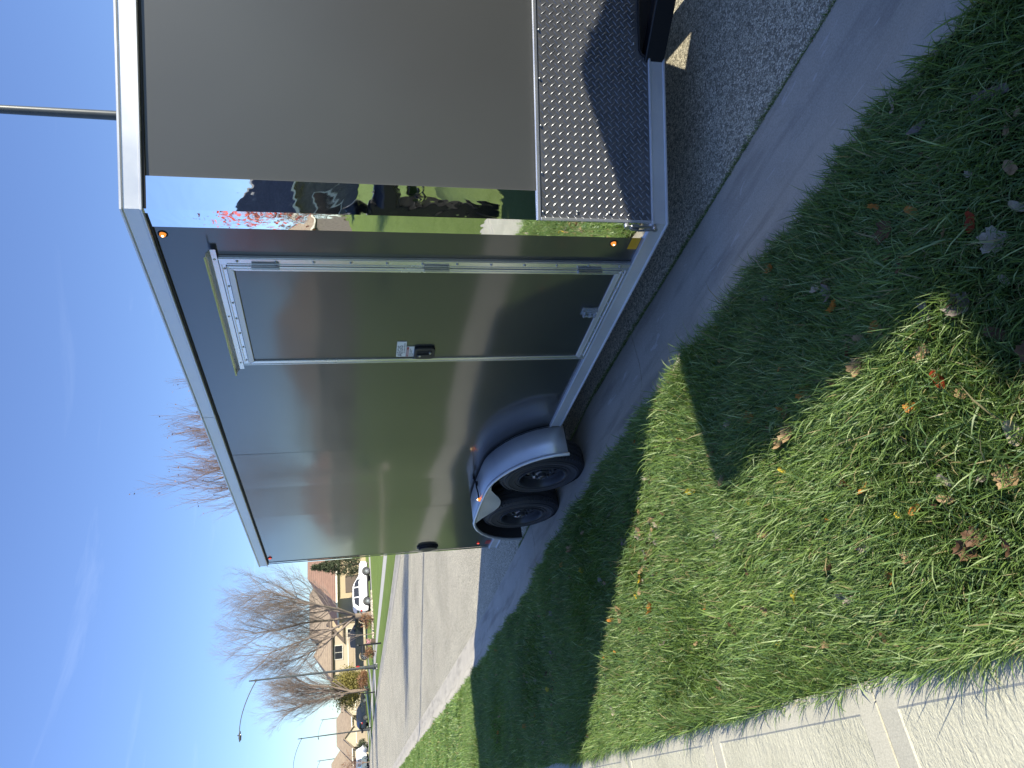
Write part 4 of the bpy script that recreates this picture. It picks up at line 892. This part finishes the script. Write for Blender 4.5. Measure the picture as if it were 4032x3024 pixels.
# houses on the near side of the street, seen only in the polished and painted panels
def near_house(label, loc, rz, wall, roof, W=15, D=11, zr=7.4):
    t_ = house('neighbour_house', label, loc); t_.rotation_euler = (0, 0, rz); MB().box((-D/2, -W/2, -0.6), (D/2, W/2, 3.3)).build('wall', M[wall], t_)
    hip_roof(-D/2, D/2, -W/2, W/2, 3.35, zr, 4.2).build('roof', [M[roof], M['trimw']], t_)
    garage(-D/2, -W*0.22, 0.0, 4.8, 2.3, t_, 'trimb'); window(-D/2, W*0.16, 0.9, 1.8, 1.4, t_); window(-D/2, W*0.36, 0.9, 1.4, 1.4, t_); return t_
near_house('dark roofed brick house mirrored in the front steel strip', (-44, 17, gz(-44)+0.5), PI, 'greysiding', 'roofgr', 17, 12, 7.2)
near_house('brown roofed house mirrored beside the trailer door', (27, 34, gz(27)+1.2), PI/2, 'greysiding', 'roofbr')
near_house('brown roofed house mirrored near the trailer rear', (60, 38, gz(58)+1.2), PI/2, 'greysiding', 'roofbr')
near_house('brown roofed house mirrored far down the near side', (98, 38, gz(92)+1.2), PI/2, 'greysiding', 'roofor')
tree('maple_tree', 'red leafed maple mirrored in the polished corner strip', 'tree', (13.6, 10.7, gz(14)+0.32), 41, 3.9, 1.1, 0.07, 0.7, (8, 7, 5, 0), 3, foliage=('redleaf', 1500, 0.22, 0.06))
tree('bare_tree', 'bare tree mirrored in the trailer side near its rear', 'tree', (37, 13, gz(37)+0.5), 42, 9.0, 1.8, 0.15, 0.7, (10, 9, 7, 0), 3)
tree('bare_tree', 'bare tree mirrored in the trailer side above the fender', 'tree', (47, 18, gz(47)+0.6), 43, 9.5, 1.8, 0.15, 0.7, (9, 8, 6, 0), 3)
pts = np.column_stack([rr.uniform(-30, 170, 1500), rr.uniform(52, 64, 1500), np.zeros(1500)]); pts[:, 2] = 0.4+(6.0+2.2*np.sin(pts[:, 0]*0.13)+1.6*np.sin(pts[:, 0]*0.37))*rr.random(1500)**0.7
V, Q = leaves_mesh(pts, 26000, 0.55, 0.36, 12, 0.35); o = bpy.data.objects.new('bare_woodland', np_mesh('bare_woodland', V, quads=Q, mats=[M['hedge']])); C.objects.link(o); tag(o, 'bare woodland behind the near side houses, mirrored in the trailer', 'woodland', kind='stuff')
mb = MB()
for k in range(260):
    a_ = k/260; x = 24+12*a_; y = 8.2+1.6*math.sin(a_*4)+rr.normal()*0.16; s_ = 0.07+0.05*rr.random(); mb.obox((x, y, gz(x)+0.34), (s_, 0, 0), (0, s_, 0), (0, 0, s_*0.6))
tag(mb.build('stone_border', M['stone']), kind='stuff')

# ------------------------------------------------------------------ vehicles
def arch(cx_, r_, z0, a0=180, a1=0, n=8): return [(cx_+r_*math.cos(R(a0+(a1-a0)*i/n)), z0+r_*math.sin(R(a0+(a1-a0)*i/n))) for i in range(n+1)]
def vwheel(parent, x, y, side, r_, spokes=10, mat='alloy'):
    w_ = bpy.data.objects.new('wheel', None); C.objects.link(w_); w_.parent = parent; w_.location = (x, y, r_)
    s_ = side
    MB().lathe([(r_*0.68, s_*0.0), (r_*0.72, s_*0.015), (r_*0.9, s_*0.012), (r_, -s_*0.02), (r_, -s_*0.2), (r_*0.9, -s_*0.22), (r_*0.68, -s_*0.21)], (0, 0, 0), 'y', 28).build('tyre', M['rubber'], w_, smooth=40)
    rm = MB().lathe([(r_*0.69, 0.0), (r_*0.64, -s_*0.02), (r_*0.62, -s_*0.09)], (0, 0, 0), 'y', 24).lathe([(r_*0.13, 0.0), (0.001, s_*0.004)], (0, 0, 0), 'y', 10)
    for k in range(spokes):
        a_ = 2*PI*k/spokes; d = Vector((math.cos(a_), 0, math.sin(a_))); n_ = Vector((-math.sin(a_), 0, math.cos(a_))); rm.obox(d*r_*0.38-Vector((0, s_*0.02, 0)), d*r_*0.27, Vector((0, 0.012, 0)), n_*r_*(0.5/spokes))
    rm.build('rim', M[mat], w_, smooth=40); MB().lathe([(0.001, -s_*0.08), (r_*0.62, -s_*0.08)], (0, 0, 0), 'y', 20).build('brake', M['inner'], w_)
def vehicle(name, label, cat, loc, rz, W, low, green, windows, wheels, wr, paint, lights=(), spokes=10, extras=(), gw=0.72, wmat='alloy', group=None):
    """x forward; low: body outline; green: cabin outline; windows: side glass outlines"""
    t_ = thing(name, label, cat, loc, rz, group)
    MB().prism(low, lambda u, v, d: (u, d, v), -W/2, W/2).build('body', M[paint], t_, bevel=0.045)
    zmin = min(v for u, v in green); zmax = max(v for u, v in green)
    def fy(v, s_): t2 = (v-zmin)/(zmax-zmin); return s_*(W/2-0.03)*(1-t2)+s_*(W/2*gw)*t2
    n = len(green); mb = MB(); V = [(u, fy(v, -1), v) for u, v in green]+[(u, fy(v, 1), v) for u, v in green]
    mb.add(V, [tuple(range(n))[::-1], tuple(range(n, 2*n))]+[(i, (i+1) % n, n+(i+1) % n, n+i) for i in range(n)]); mb.build('cabin', M[paint], t_, bevel=0.05)
    for wn in windows:
        for s_ in (-1, 1):
            m_ = len(wn); V = [(u, fy(v, s_)+s_*0.012, v) for u, v in wn]+[(u, fy(v, s_)-s_*0.02, v) for u, v in wn]
            MB().add(V, [tuple(range(m_)), tuple(range(m_, 2*m_))[::-1]]+[(i, (i+1) % m_, m_+(i+1) % m_, m_+i) for i in range(m_)]).build('window', M['glass'], t_)
    for x_ in wheels:
        for s_ in (-1, 1): vwheel(t_, x_, s_*(W/2+0.01), s_, wr, spokes, wmat)
    for nm, a, b, mt in tuple(lights)+tuple(extras): MB().box(a, b).build(nm, M[mt], t_, bevel=0.015)
    return t_
# white suv, nose to the right of the picture, side on
z0 = 0.30
suv_low = [(-2.35, 0.42), (-2.30, 0.34)]+[(-1.92, 0.30)]+arch(-1.48, 0.43, 0.34)+[(-0.9, 0.28), (0.9, 0.28)]+arch(1.37, 0.43, 0.34)+[(1.95, 0.30), (2.28, 0.36), (2.36, 0.60), (2.32, 0.86), (2.10, 1.00), (1.45, 1.06), (0.75, 1.10), (-2.2, 1.12), (-2.36, 1.0), (-2.38, 0.6)]
suv_gr = [(-2.28, 1.08), (1.10, 1.06), (0.35, 1.54), (0.05, 1.66), (-1.3, 1.70), (-1.75, 1.66), (-2.18, 1.30)]
suv_w = [[(0.92, 1.12), (0.30, 1.49), (-0.02, 1.56), (-0.05, 1.12)], [(-0.12, 1.12), (-0.10, 1.57), (-0.95, 1.59), (-0.98, 1.12)], [(-1.05, 1.12), (-1.03, 1.58), (-1.55, 1.52), (-1.98, 1.14)]]
def suv(name, label, loc, rz, paint, group=None):
    W = 1.88
    return vehicle(name, label, 'car', loc, rz, W, suv_low, suv_gr, suv_w, (-1.48, 1.37), 0.365, paint, group=group, extras=(
        ('tail_light', (-2.40, -W/2-0.01, 0.86), (-2.22, -W/2+0.3, 1.02), 'red'), ('tail_light', (-2.40, W/2-0.3, 0.86), (-2.22, W/2+0.01, 1.02), 'red'),
        ('headlight', (2.14, -W/2-0.005, 0.78), (2.36, -W/2+0.35, 0.90), 'trimw'), ('headlight', (2.14, W/2-0.35, 0.78), (2.36, W/2+0.005, 0.90), 'trimw'),
        ('grille', (2.30, -0.5, 0.45), (2.385, 0.5, 0.82), 'blackplastic'), ('side_skirt', (-1.05, -W/2-0.012, 0.24), (0.94, W/2+0.012, 0.40), 'blackplastic'),
        ('rear_bumper', (-2.42, -0.85, 0.34), (-2.3, 0.85, 0.58), 'blackplastic'), ('rear_window', (-2.30, -0.66, 1.16), (-2.12, 0.66, 1.34), 'glass'),
        ('mirror', (0.55, -W/2-0.18, 1.10), (0.72, -W/2+0.02, 1.24), paint), ('mirror', (0.55, W/2-0.02, 1.10), (0.72, W/2+0.18, 1.24), paint),
        ('roof_rail', (-1.6, 0.62, 1.70), (0.1, 0.66, 1.735), 'blackplastic'), ('roof_rail', (-1.6, -0.66, 1.70), (0.1, -0.62, 1.735), 'blackplastic')))
suv('parked_car', 'white crossover parked side on in a driveway in front of the tan house', (67.7, -15.75, gz(67.5)+0.17), R(-84), 'carwhite')
pk_low = [(-2.95, 0.62), (-2.9, 0.5), (-2.55, 0.5)]+arch(-1.95, 0.50, 0.46)+[(-1.3, 0.44), (1.2, 0.44)]+arch(1.85, 0.50, 0.46)+[(2.5, 0.48), (2.85, 0.5), (2.92, 0.75), (2.88, 1.15), (2.7, 1.24), (1.25, 1.30), (1.2, 1.32), (-1.0, 1.34), (-2.92, 1.34), (-2.97, 1.0)]
pk_gr = [(-1.05, 1.30), (1.45, 1.28), (0.70, 1.78), (0.45, 1.86), (-0.65, 1.88), (-0.95, 1.82)]
pk_w = [[(1.2, 1.34), (0.62, 1.74), (0.28, 1.79), (0.26, 1.34)], [(0.18, 1.34), (0.2, 1.80), (-0.62, 1.80), (-0.86, 1.72), (-0.9, 1.34)]]
def pickup(label, loc, rz, paint, cap=False):
    W = 2.0
    ex = [('tail_light', (-2.99, -W/2-0.008, 0.95), (-2.86, -W/2+0.12, 1.28), 'red'), ('tail_light', (-2.99, W/2-0.12, 0.95), (-2.86, W/2+0.008, 1.28), 'red'), ('rear_bumper', (-3.08, -0.95, 0.46), (-2.93, 0.95, 0.66), 'screw'),
          ('front_bumper', (2.86, -0.97, 0.42), (3.0, 0.97, 0.66), 'screw'), ('grille', (2.86, -0.6, 0.72), (2.95, 0.6, 1.14), 'blackplastic'), ('headlight', (2.78, -0.98, 0.92), (2.93, -0.62, 1.12), 'trimw'), ('headlight', (2.78, 0.62, 0.92), (2.93, 0.98, 1.12), 'trimw'),
          ('mirror', (0.85, -W/2-0.26, 1.32), (1.0, -W/2, 1.56), 'blackplastic'), ('mirror', (0.85, W/2, 1.32), (1.0, W/2+0.26, 1.56), 'blackplastic'), ('tailgate_handle', (-3.0, -0.15, 1.12), (-2.96, 0.15, 1.2), 'blackplastic')]
    return vehicle('pickup_truck', label, 'pickup truck', loc, rz, W, pk_low, pk_gr, pk_w, (-1.95, 1.85), 0.41, paint, spokes=6, extras=tuple(ex), gw=0.78)
tw_low = [(-2.3, 0.62), (-2.25, 0.46), (-2.05, 0.42)]+arch(-1.5, 0.47, 0.42)+[(-0.95, 0.36), (1.0, 0.36)]+arch(1.55, 0.47, 0.42)+[(2.15, 0.40), (2.45, 0.45), (2.52, 0.75), (2.46, 1.05), (1.35, 1.16), (-2.30, 1.18), (-2.33, 1.0)]
tw_gr = [(-2.46, 1.12), (1.5, 1.10), (0.75, 1.62), (0.45, 1.74), (-0.8, 1.80), (-2.1, 1.79), (-2.28, 1.72)]
tw_w = [[(1.2, 1.18), (0.66, 1.60), (0.25, 1.66), (0.22, 1.18)], [(0.15, 1.18), (0.18, 1.67), (-0.8, 1.70), (-0.85, 1.18)], [(-0.95, 1.18), (-0.92, 1.70), (-1.9, 1.68), (-2.1, 1.2)]]
vehicle('tow_vehicle', 'dark sport utility vehicle parked ahead of the trailer, coupled to its tongue', 'car', (-2.06, -TW/2+0.08, gz(-2.4)), PI, 1.80, tw_low, tw_gr, tw_w, (-1.5, 1.55), 0.39, 'cardark', spokes=6, gw=0.66, extras=(
    ('tail_light', (-2.36, -0.90, 0.9), (-2.28, -0.66, 1.16), 'red'), ('tail_light', (-2.36, 0.66, 0.9), (-2.28, 0.90, 1.16), 'red'), ('rear_bumper', (-2.40, -0.80, 0.46), (-2.29, 0.80, 0.64), 'blackplastic'), ('rear_window', (-2.45, -0.60, 1.22), (-2.38, 0.60, 1.5), 'glass'),
    ('headlight', (2.35, -0.96, 0.82), (2.5, -0.6, 0.98), 'trimw'), ('headlight', (2.35, 0.6, 0.82), (2.5, 0.96, 0.98), 'trimw'), ('grille', (2.45, -0.55, 0.55), (2.55, 0.55, 0.98), 'blackplastic'), ('drawbar', (-2.90, -0.04, 0.34), (-2.5, 0.04, 0.42), 'blackplastic'),
    ('roof_shade_box', (-0.35, -0.64, 1.86), (1.1, 0.64, 2.08), 'blackplastic'), ('shade_box_bar', (-0.7, -0.66, 1.78), (-0.62, 0.66, 1.86), 'blackplastic'), ('shade_box_bar', (0.3, -0.66, 1.76), (0.38, 0.66, 1.86), 'blackplastic'),  # box and bars added out of view to extend the vehicle's cast shadow
    ('mirror', (0.9, -1.12, 1.14), (1.05, -0.88, 1.34), 'cardark'), ('mirror', (0.9, 0.88, 1.14), (1.05, 1.12, 1.34), 'cardark')))
pickup('dark crew cab pickup parked behind the bare tree and street lamp', (82.0, -14.4, gz(82)+0.44), R(-104), 'cardark')
sv = suv('parked_car', 'dark blue car parked beyond the forked bare tree', (119.5, -10.9, gz(119)+0.22), R(-62), 'carnavy')
van_low = [(-2.6, 0.35), (2.5, 0.35), (2.6, 0.8), (2.2, 1.1), (1.5, 1.2), (-2.6, 1.25)]
vehicle('white_van', 'white van parked in front of the farthest brown house', 'van', (136, -5.9, gz(136)+0.16), R(200), 1.95, van_low, [(-2.6, 1.2), (1.8, 1.15), (1.2, 1.9), (0.9, 2.05), (-2.5, 2.1)], [[(1.5, 1.25), (1.05, 1.8), (0.4, 1.85), (0.4, 1.25)], [(-0.2, 1.3), (-0.2, 1.85), (-1.4, 1.85), (-1.4, 1.3)]], (-1.6, 1.6), 0.35, 'carwhite',
        extras=(('tail_light', (-2.64, -0.98, 0.9), (-2.56, -0.8, 1.3), 'red'), ('tail_light', (-2.64, 0.8, 0.9), (-2.56, 0.98, 1.3), 'red')), gw=0.85)

# ------------------------------------------------------------------ grass blades
def blades(n, xa, xb, ya, yb, seed, wmin=0.0016, wmax=0.0032, hmin=0.035, hmax=0.085, edge=0.0):
    rr = np.random.default_rng(seed)
    x = rr.uniform(xa, xb, n); KNx = [a for a, _ in KN]; KNy = [b for _, b in KN]; k = np.interp(x, KNx, KNy)
    lo = np.maximum(k+0.575, ya) if ya is not None else k+0.575
    hi = 1.975+np.maximum(0, k-.3) if yb is None else yb
    lo = lo+0.02*np.sin(x*9)+0.012*np.sin(x*31); y = lo+(hi-lo)*rr.random(n)
    e = k+0.56; tt = np.clip((y-e)/np.maximum(0.2, 1.95-e), 0, 1); z = -SL*x+0.085+0.03*tt+0.012*np.sin(x*2.3+y*3.1)-0.004
    # combed direction field
    ang = 1.2*np.sin(x*1.7+0.8*np.sin(y*3.1))+1.0*np.sin(y*4.3+x*0.9)+0.9*np.sin(x*5.1-y*3.7)+rr.normal(0, 1.25, n)
    clump = 0.5+0.5*np.sin(x*7.3+2*np.sin(y*5))*np.sin(y*8.1+1.5*np.sin(x*4.1))
    h = rr.uniform(hmin, hmax, n)*(0.75+0.45*clump); lean = np.clip(rr.normal(0.80, 0.36, n), 0.05, 1.45); wd = rr.uniform(wmin, wmax, n)
    long_ = rr.random(n) < 0.05; h[long_] *= 1.5; wd[long_] *= 1.35
    dx, dy = np.cos(ang), np.sin(ang); px, py = -dy, dx
    tw_ = rr.uniform(-0.9, 0.9, n); px2, py2, pz2 = px*np.cos(tw_), py*np.cos(tw_), np.sin(tw_)
    V = np.zeros((n, 7, 3), np.float32)
    for i, (u, ww) in enumerate(((0.0, 0.8), (0.38, 1.0), (0.72, 0.72), (1.0, 0))):
        a = lean*(0.35+0.65*u); r_ = h*u*np.sin(a); zz = h*u*np.cos(a*0.9)
        cx_, cy_, cz = x+dx*r_, y+dy*r_, z+zz
        if i < 3:
            V[:, 2*i] = np.stack([cx_-px2*wd*ww/2, cy_-py2*wd*ww/2, cz-pz2*wd*ww/2], 1); V[:, 2*i+1] = np.stack([cx_+px2*wd*ww/2, cy_+py2*wd*ww/2, cz+pz2*wd*ww/2], 1)
        else: V[:, 6] = np.stack([cx_, cy_, cz], 1)
    q = np.arange(n)[:, None]*7; Q = np.concatenate([q+[0, 1, 3, 2], q+[2, 3, 5, 4]]); T_ = q+[4, 5, 6]
    pat = 0.5+0.5*np.sin(x*2.1+1.3*np.sin(y*2.7))*np.sin(y*3.3+0.7*np.sin(x*1.9))
    g = rr.random(n); c0 = np.array([0.080, 0.135, 0.036]); c1 = np.array([0.215, 0.315, 0.085]); c2 = np.array([0.090, 0.175, 0.080])
    mixv = np.clip(0.55*g+0.45*pat, 0, 1)[:, None]; col = c0*(1-mixv)+c1*mixv; b2 = rr.random(n) < 0.3; col[b2] = col[b2]*0.4+c2*0.6
    lt = rr.random(n) < 0.10; col[lt] = np.array([0.34, 0.43, 0.20])*rr.uniform(0.8, 1.15, (lt.sum(), 1)); dry = rr.random(n) < 0.045; col[dry] = np.array([0.34, 0.29, 0.15])*rr.uniform(0.7, 1.1, (dry.sum(), 1))
    return V.reshape(-1, 3), Q, T_, np.repeat(col, 7, axis=0)
specs = [(95000, 0.4, 2.9, None, None, 1, 0.0019, 0.0046, 0.040, 0.095), (88000, 2.9, 6.0, None, None, 2, 0.0022, 0.0052, 0.040, 0.090), (70000, 6.0, 12.0, None, None, 3, 0.0034, 0.0060, 0.045, 0.085), (46000, 12.0, 28.0, None, None, 4, 0.008, 0.014, 0.05, 0.09),
         (9000, 0.4, 6.0, 1.90, 1.985, 5, 0.002, 0.0038, 0.06, 0.11), (16000, 28, 60, None, None, 6, 0.016, 0.03, 0.05, 0.10)]
Vs, Qs, Ts, Cs = [], [], [], []; off = 0
for sp in specs:
    V, Q, T_, c = blades(*sp[:6], *sp[6:]); Vs.append(V); Qs.append(Q+off); Ts.append(T_+off); Cs.append(c); off += len(V)
me = np_mesh('grass', np.concatenate(Vs), np.concatenate(Qs), np.concatenate(Ts), [M['blade']], np.concatenate(Cs))
o = bpy.data.objects.new('grass', me); C.objects.link(o); tag(o, 'shaggy green lawn strip between kerb and sidewalk', 'grass', kind='stuff')
# short weeds growing along the gutter joint
V, Q, T_, c = blades(11000, -0.2, 7, -9, 9, 77, 0.001, 0.0024, 0.008, 0.024)
V = V.reshape(-1, 7, 3); rr = np.random.default_rng(5); bx = V[:, 0, 0].copy(); kk = np.interp(bx, [a for a, _ in KN], [b for _, b in KN]); tgt = kk+rr.normal(-0.010, 0.011, len(bx))*(0.5+0.5*np.sin(bx*6.1)*np.sin(bx*2.3+1)); V[:, :, 1] += (tgt-V[:, 0, 1])[:, None]; V[:, :, 2] += (-SL*bx-0.001-V[:, 0, 2])[:, None]
o = bpy.data.objects.new('gutter_moss', np_mesh('gutter_moss', V.reshape(-1, 3), Q, T_, [M['blade']], c*0.8)); C.objects.link(o); tag(o, 'dry moss and short weeds in the gutter joint', 'weeds', kind='stuff')

# ------------------------------------------------------------------ fallen leaves
def leaf_mesh(kind, seed):
    rr = random.Random(seed); n = 28; out_ = []
    for i in range(n):
        a = 2*PI*i/n
        if kind == 'maple': r_ = 0.62+0.38*abs(math.cos(2.5*a))**0.6+(0.10 if i % 2 else -0.05)
        elif kind == 'oak': r_ = 0.5+0.3*abs(math.cos(a))+0.13*math.cos(9*a)
        elif kind == 'strap': r_ = 0.28/max(0.28, abs(math.sin(a)))*1.0 if abs(math.sin(a)) > 0.27 else 1.0
        else: r_ = 0.62+0.30*abs(math.cos(a))**2
        out_.append((r_*math.cos(a), r_*math.sin(a)*(0.8 if kind != 'maple' else 1)))
    cu = rr.uniform(0.2, 0.75); cv = rr.uniform(-0.5, 0.5); V = []; rings = (1.0, 0.66, 0.33)
    for q in rings:
        for x_, y_ in out_: X_, Y_ = x_*q, y_*q; V.append((X_, Y_*(1-0.15*cu), cu*Y_*Y_+cv*X_*X_+0.10*math.sin(X_*6+seed)*math.sin(Y_*5)))
    V.append((0, 0, 0)); F = []
    for k in range(2):
        for i in range(n): F.append((k*n+i, k*n+(i+1) % n, (k+1)*n+(i+1) % n, (k+1)*n+i))
    for i in range(n): F.append((2*n+i, 2*n+(i+1) % n, 3*n))
    V += [(-0.9, 0.012, cv*0.8), (-0.9, -0.012, cv*0.8), (-1.35, 0.008, cv*0.8+0.1), (-1.35, -0.008, cv*0.8+0.1)]; F.append((3*n+1, 3*n+2, 3*n+4, 3*n+3))
    me = bpy.data.meshes.new('leaf'); me.from_pydata(V, [], F); me.shade_smooth(); me.materials.append(None); return me
LM = {(k, s_): leaf_mesh(k, s_) for k in ('maple', 'oak', 'round', 'strap') for s_ in (1, 2, 3)}
def leaf(x, y, kind, colr, size, label, group=None, tilt=0.45, dz=0.035, rz=None):
    ms = LM[(kind, random.choice((1, 2, 3)))]; o = bpy.data.objects.new('fallen_leaf', ms); C.objects.link(o)
    o.location = (x, y, gz(x)+lawn_z(x, y)+dz); o.rotation_euler = (random.uniform(-tilt, tilt), random.uniform(-tilt, tilt), random.uniform(0, 2*PI) if rz is None else rz); o.scale = (size,)*3
    o.material_slots[0].link = 'OBJECT'; o.material_slots[0].material = LEAF[colr]
    tag(o, label, 'leaf', group or 'leaves fallen on the lawn strip')
NAMED = [
    (1.081, 1.026, 'round', 'red', 0.038, 'bright red curled leaf in the shaded grass'),
    (1.218, 0.862, 'round', 'orange', 0.028, 'narrow orange leaf standing up in the shaded grass'),
    (1.366, 1.324, 'round', 'red', 0.04, 'dull red rounded leaf at the edge of the deep shade'),
    (2.881, 1.02, 'round', 'yellow', 0.036, 'bright yellow leaf nearest the trailer shadow wedge'),
    (2.431, 1.257, 'round', 'yellow', 0.022, 'small lemon yellow leaf right of the larger yellow one'),
    (1.846, 1.427, 'oak', 'red', 0.04, 'russet red leaf lying in sunlit grass'),
    (2.398, 1.396, 'oak', 'tan', 0.046, 'lobed tan oak leaf in the middle of the sunlit grass'),
    (1.623, 1.589, 'round', 'orange', 0.026, 'golden leaf lower of a close pair in the sun'),
    (1.687, 1.585, 'round', 'yellow', 0.024, 'golden leaf upper of a close pair in the sun'),
    (3.631, 1.381, 'maple', 'orange', 0.042, 'orange maple leaf at the edge of the trailer shadow'),
    (3.467, 1.534, 'maple', 'orange', 0.028, 'smaller orange leaf below the orange maple leaf'),
    (4.091, 1.272, 'maple', 'tan', 0.04, 'crumpled tan leaf in the heap beside the trailer shadow'),
    (2.051, 1.145, 'maple', 'tan', 0.038, 'curled brown leaf with a bright edge below the wedge shadow'),
    (1.241, 1.542, 'round', 'pale', 0.04, 'pale leaf at the sunlit lower edge of the photo'),
    (1.214, 1.202, 'maple', 'grey', 0.045, 'big grey maple leaf in the deep shade'),
    (1.163, 1.315, 'round', 'brown', 0.036, 'brown rounded leaf near the lower corner in shade'),
    (1.061, 1.111, 'maple', 'pale', 0.04, 'crumpled pale leaf beside the bright red one'),
    (0.885, 0.793, 'strap', 'grey', 0.065, 'long pale grey strap leaf near the photo edge'),
    (1.116, 0.549, 'strap', 'pale', 0.034, 'short pale sliver of leaf at the kerb side grass'),
    (1.309, 1.138, 'maple', 'grey', 0.034, 'folded grey brown maple leaf left of the big grey one'),
    (1.379, 1.232, 'oak', 'tan', 0.036, 'tan lobed leaf above the dull red leaf'),
    (1.324, 0.975, 'round', 'brown', 0.034, 'dark brown curled leaf with a white rim in shade'),
    (1.835, 0.563, 'maple', 'orange', 0.026, 'small orange leaf at the bright patch by the kerb'),
    (1.605, 0.848, 'maple', 'grey', 0.038, 'grey crumpled leaf between the two dappled patches'),
    (1.61, 1.137, 'maple', 'tan', 0.036, 'tan leaf lit by the reflected light patch'),
    (1.486, 1.56, 'round', 'pale', 0.028, 'pale oval leaf in sunlit grass near the lower edge'),
    (1.89, 1.616, 'oak', 'pale', 0.032, 'small pale lobed leaf right of the tan oak leaf'),
    (2.733, 1.277, 'maple', 'pale', 0.036, 'pale crumpled leaf left of the tan oak leaf'),
    (2.832, 1.67, 'maple', 'brown', 0.026, 'dark brown leaf near the sidewalk side of the grass'),
    (2.144, 1.241, 'round', 'yellow', 0.022, 'yellow brown leaf above the small lemon one'),
    (2.229, 0.976, 'maple', 'orange', 0.03, 'orange brown leaf inside the wedge shadow'),
    (1.324, 0.846, 'maple', 'brown', 0.046, 'brown maple leaf cluster beside the narrow orange leaf'),
    (1.307, 1.63, 'maple', 'tan', 0.038, 'tan leaf at the very lower edge in sun'),
    (1.4, 1.767, 'round', 'brown', 0.03, 'brown leaf by the lower edge near the long blades'),
]
for x, y, k, c, s_, lb in NAMED: leaf(x, y, k, c, s_*0.88, lb)
lab = {'tan': 'small dry tan leaf lying in the grass', 'brown': 'small dark brown leaf half sunk in the grass', 'grey': 'small grey withered leaf in the grass', 'orange': 'small orange brown leaf fleck in the grass', 'pale': 'small pale leaf scrap in the grass', 'yellow': 'small yellowed leaf scrap in the grass'}
rr = np.random.default_rng(17)
for i in range(250):
    if i < 130: x = rr.uniform(0.8, 3.4)
    else: x = rr.uniform(3.0, 9.0)
    y = kn(x)+0.66+(1.9-kn(x)-0.66)*rr.random()
    if i % 5 == 0: x, y = 3.55+rr.normal()*0.25, 1.05+rr.normal()*0.14       # drift beside the trailer shadow
    c = rr.choice(['tan', 'brown', 'grey', 'orange', 'pale', 'yellow'], p=[0.34, 0.26, 0.14, 0.10, 0.12, 0.04])
    leaf(float(x), float(y), str(rr.choice(['maple', 'oak', 'round'])), str(c), float(rr.uniform(0.012, 0.031)), lab[str(c)], 'small '+str(c)+' leaf scraps in the lawn strip', 0.8, 0.034)
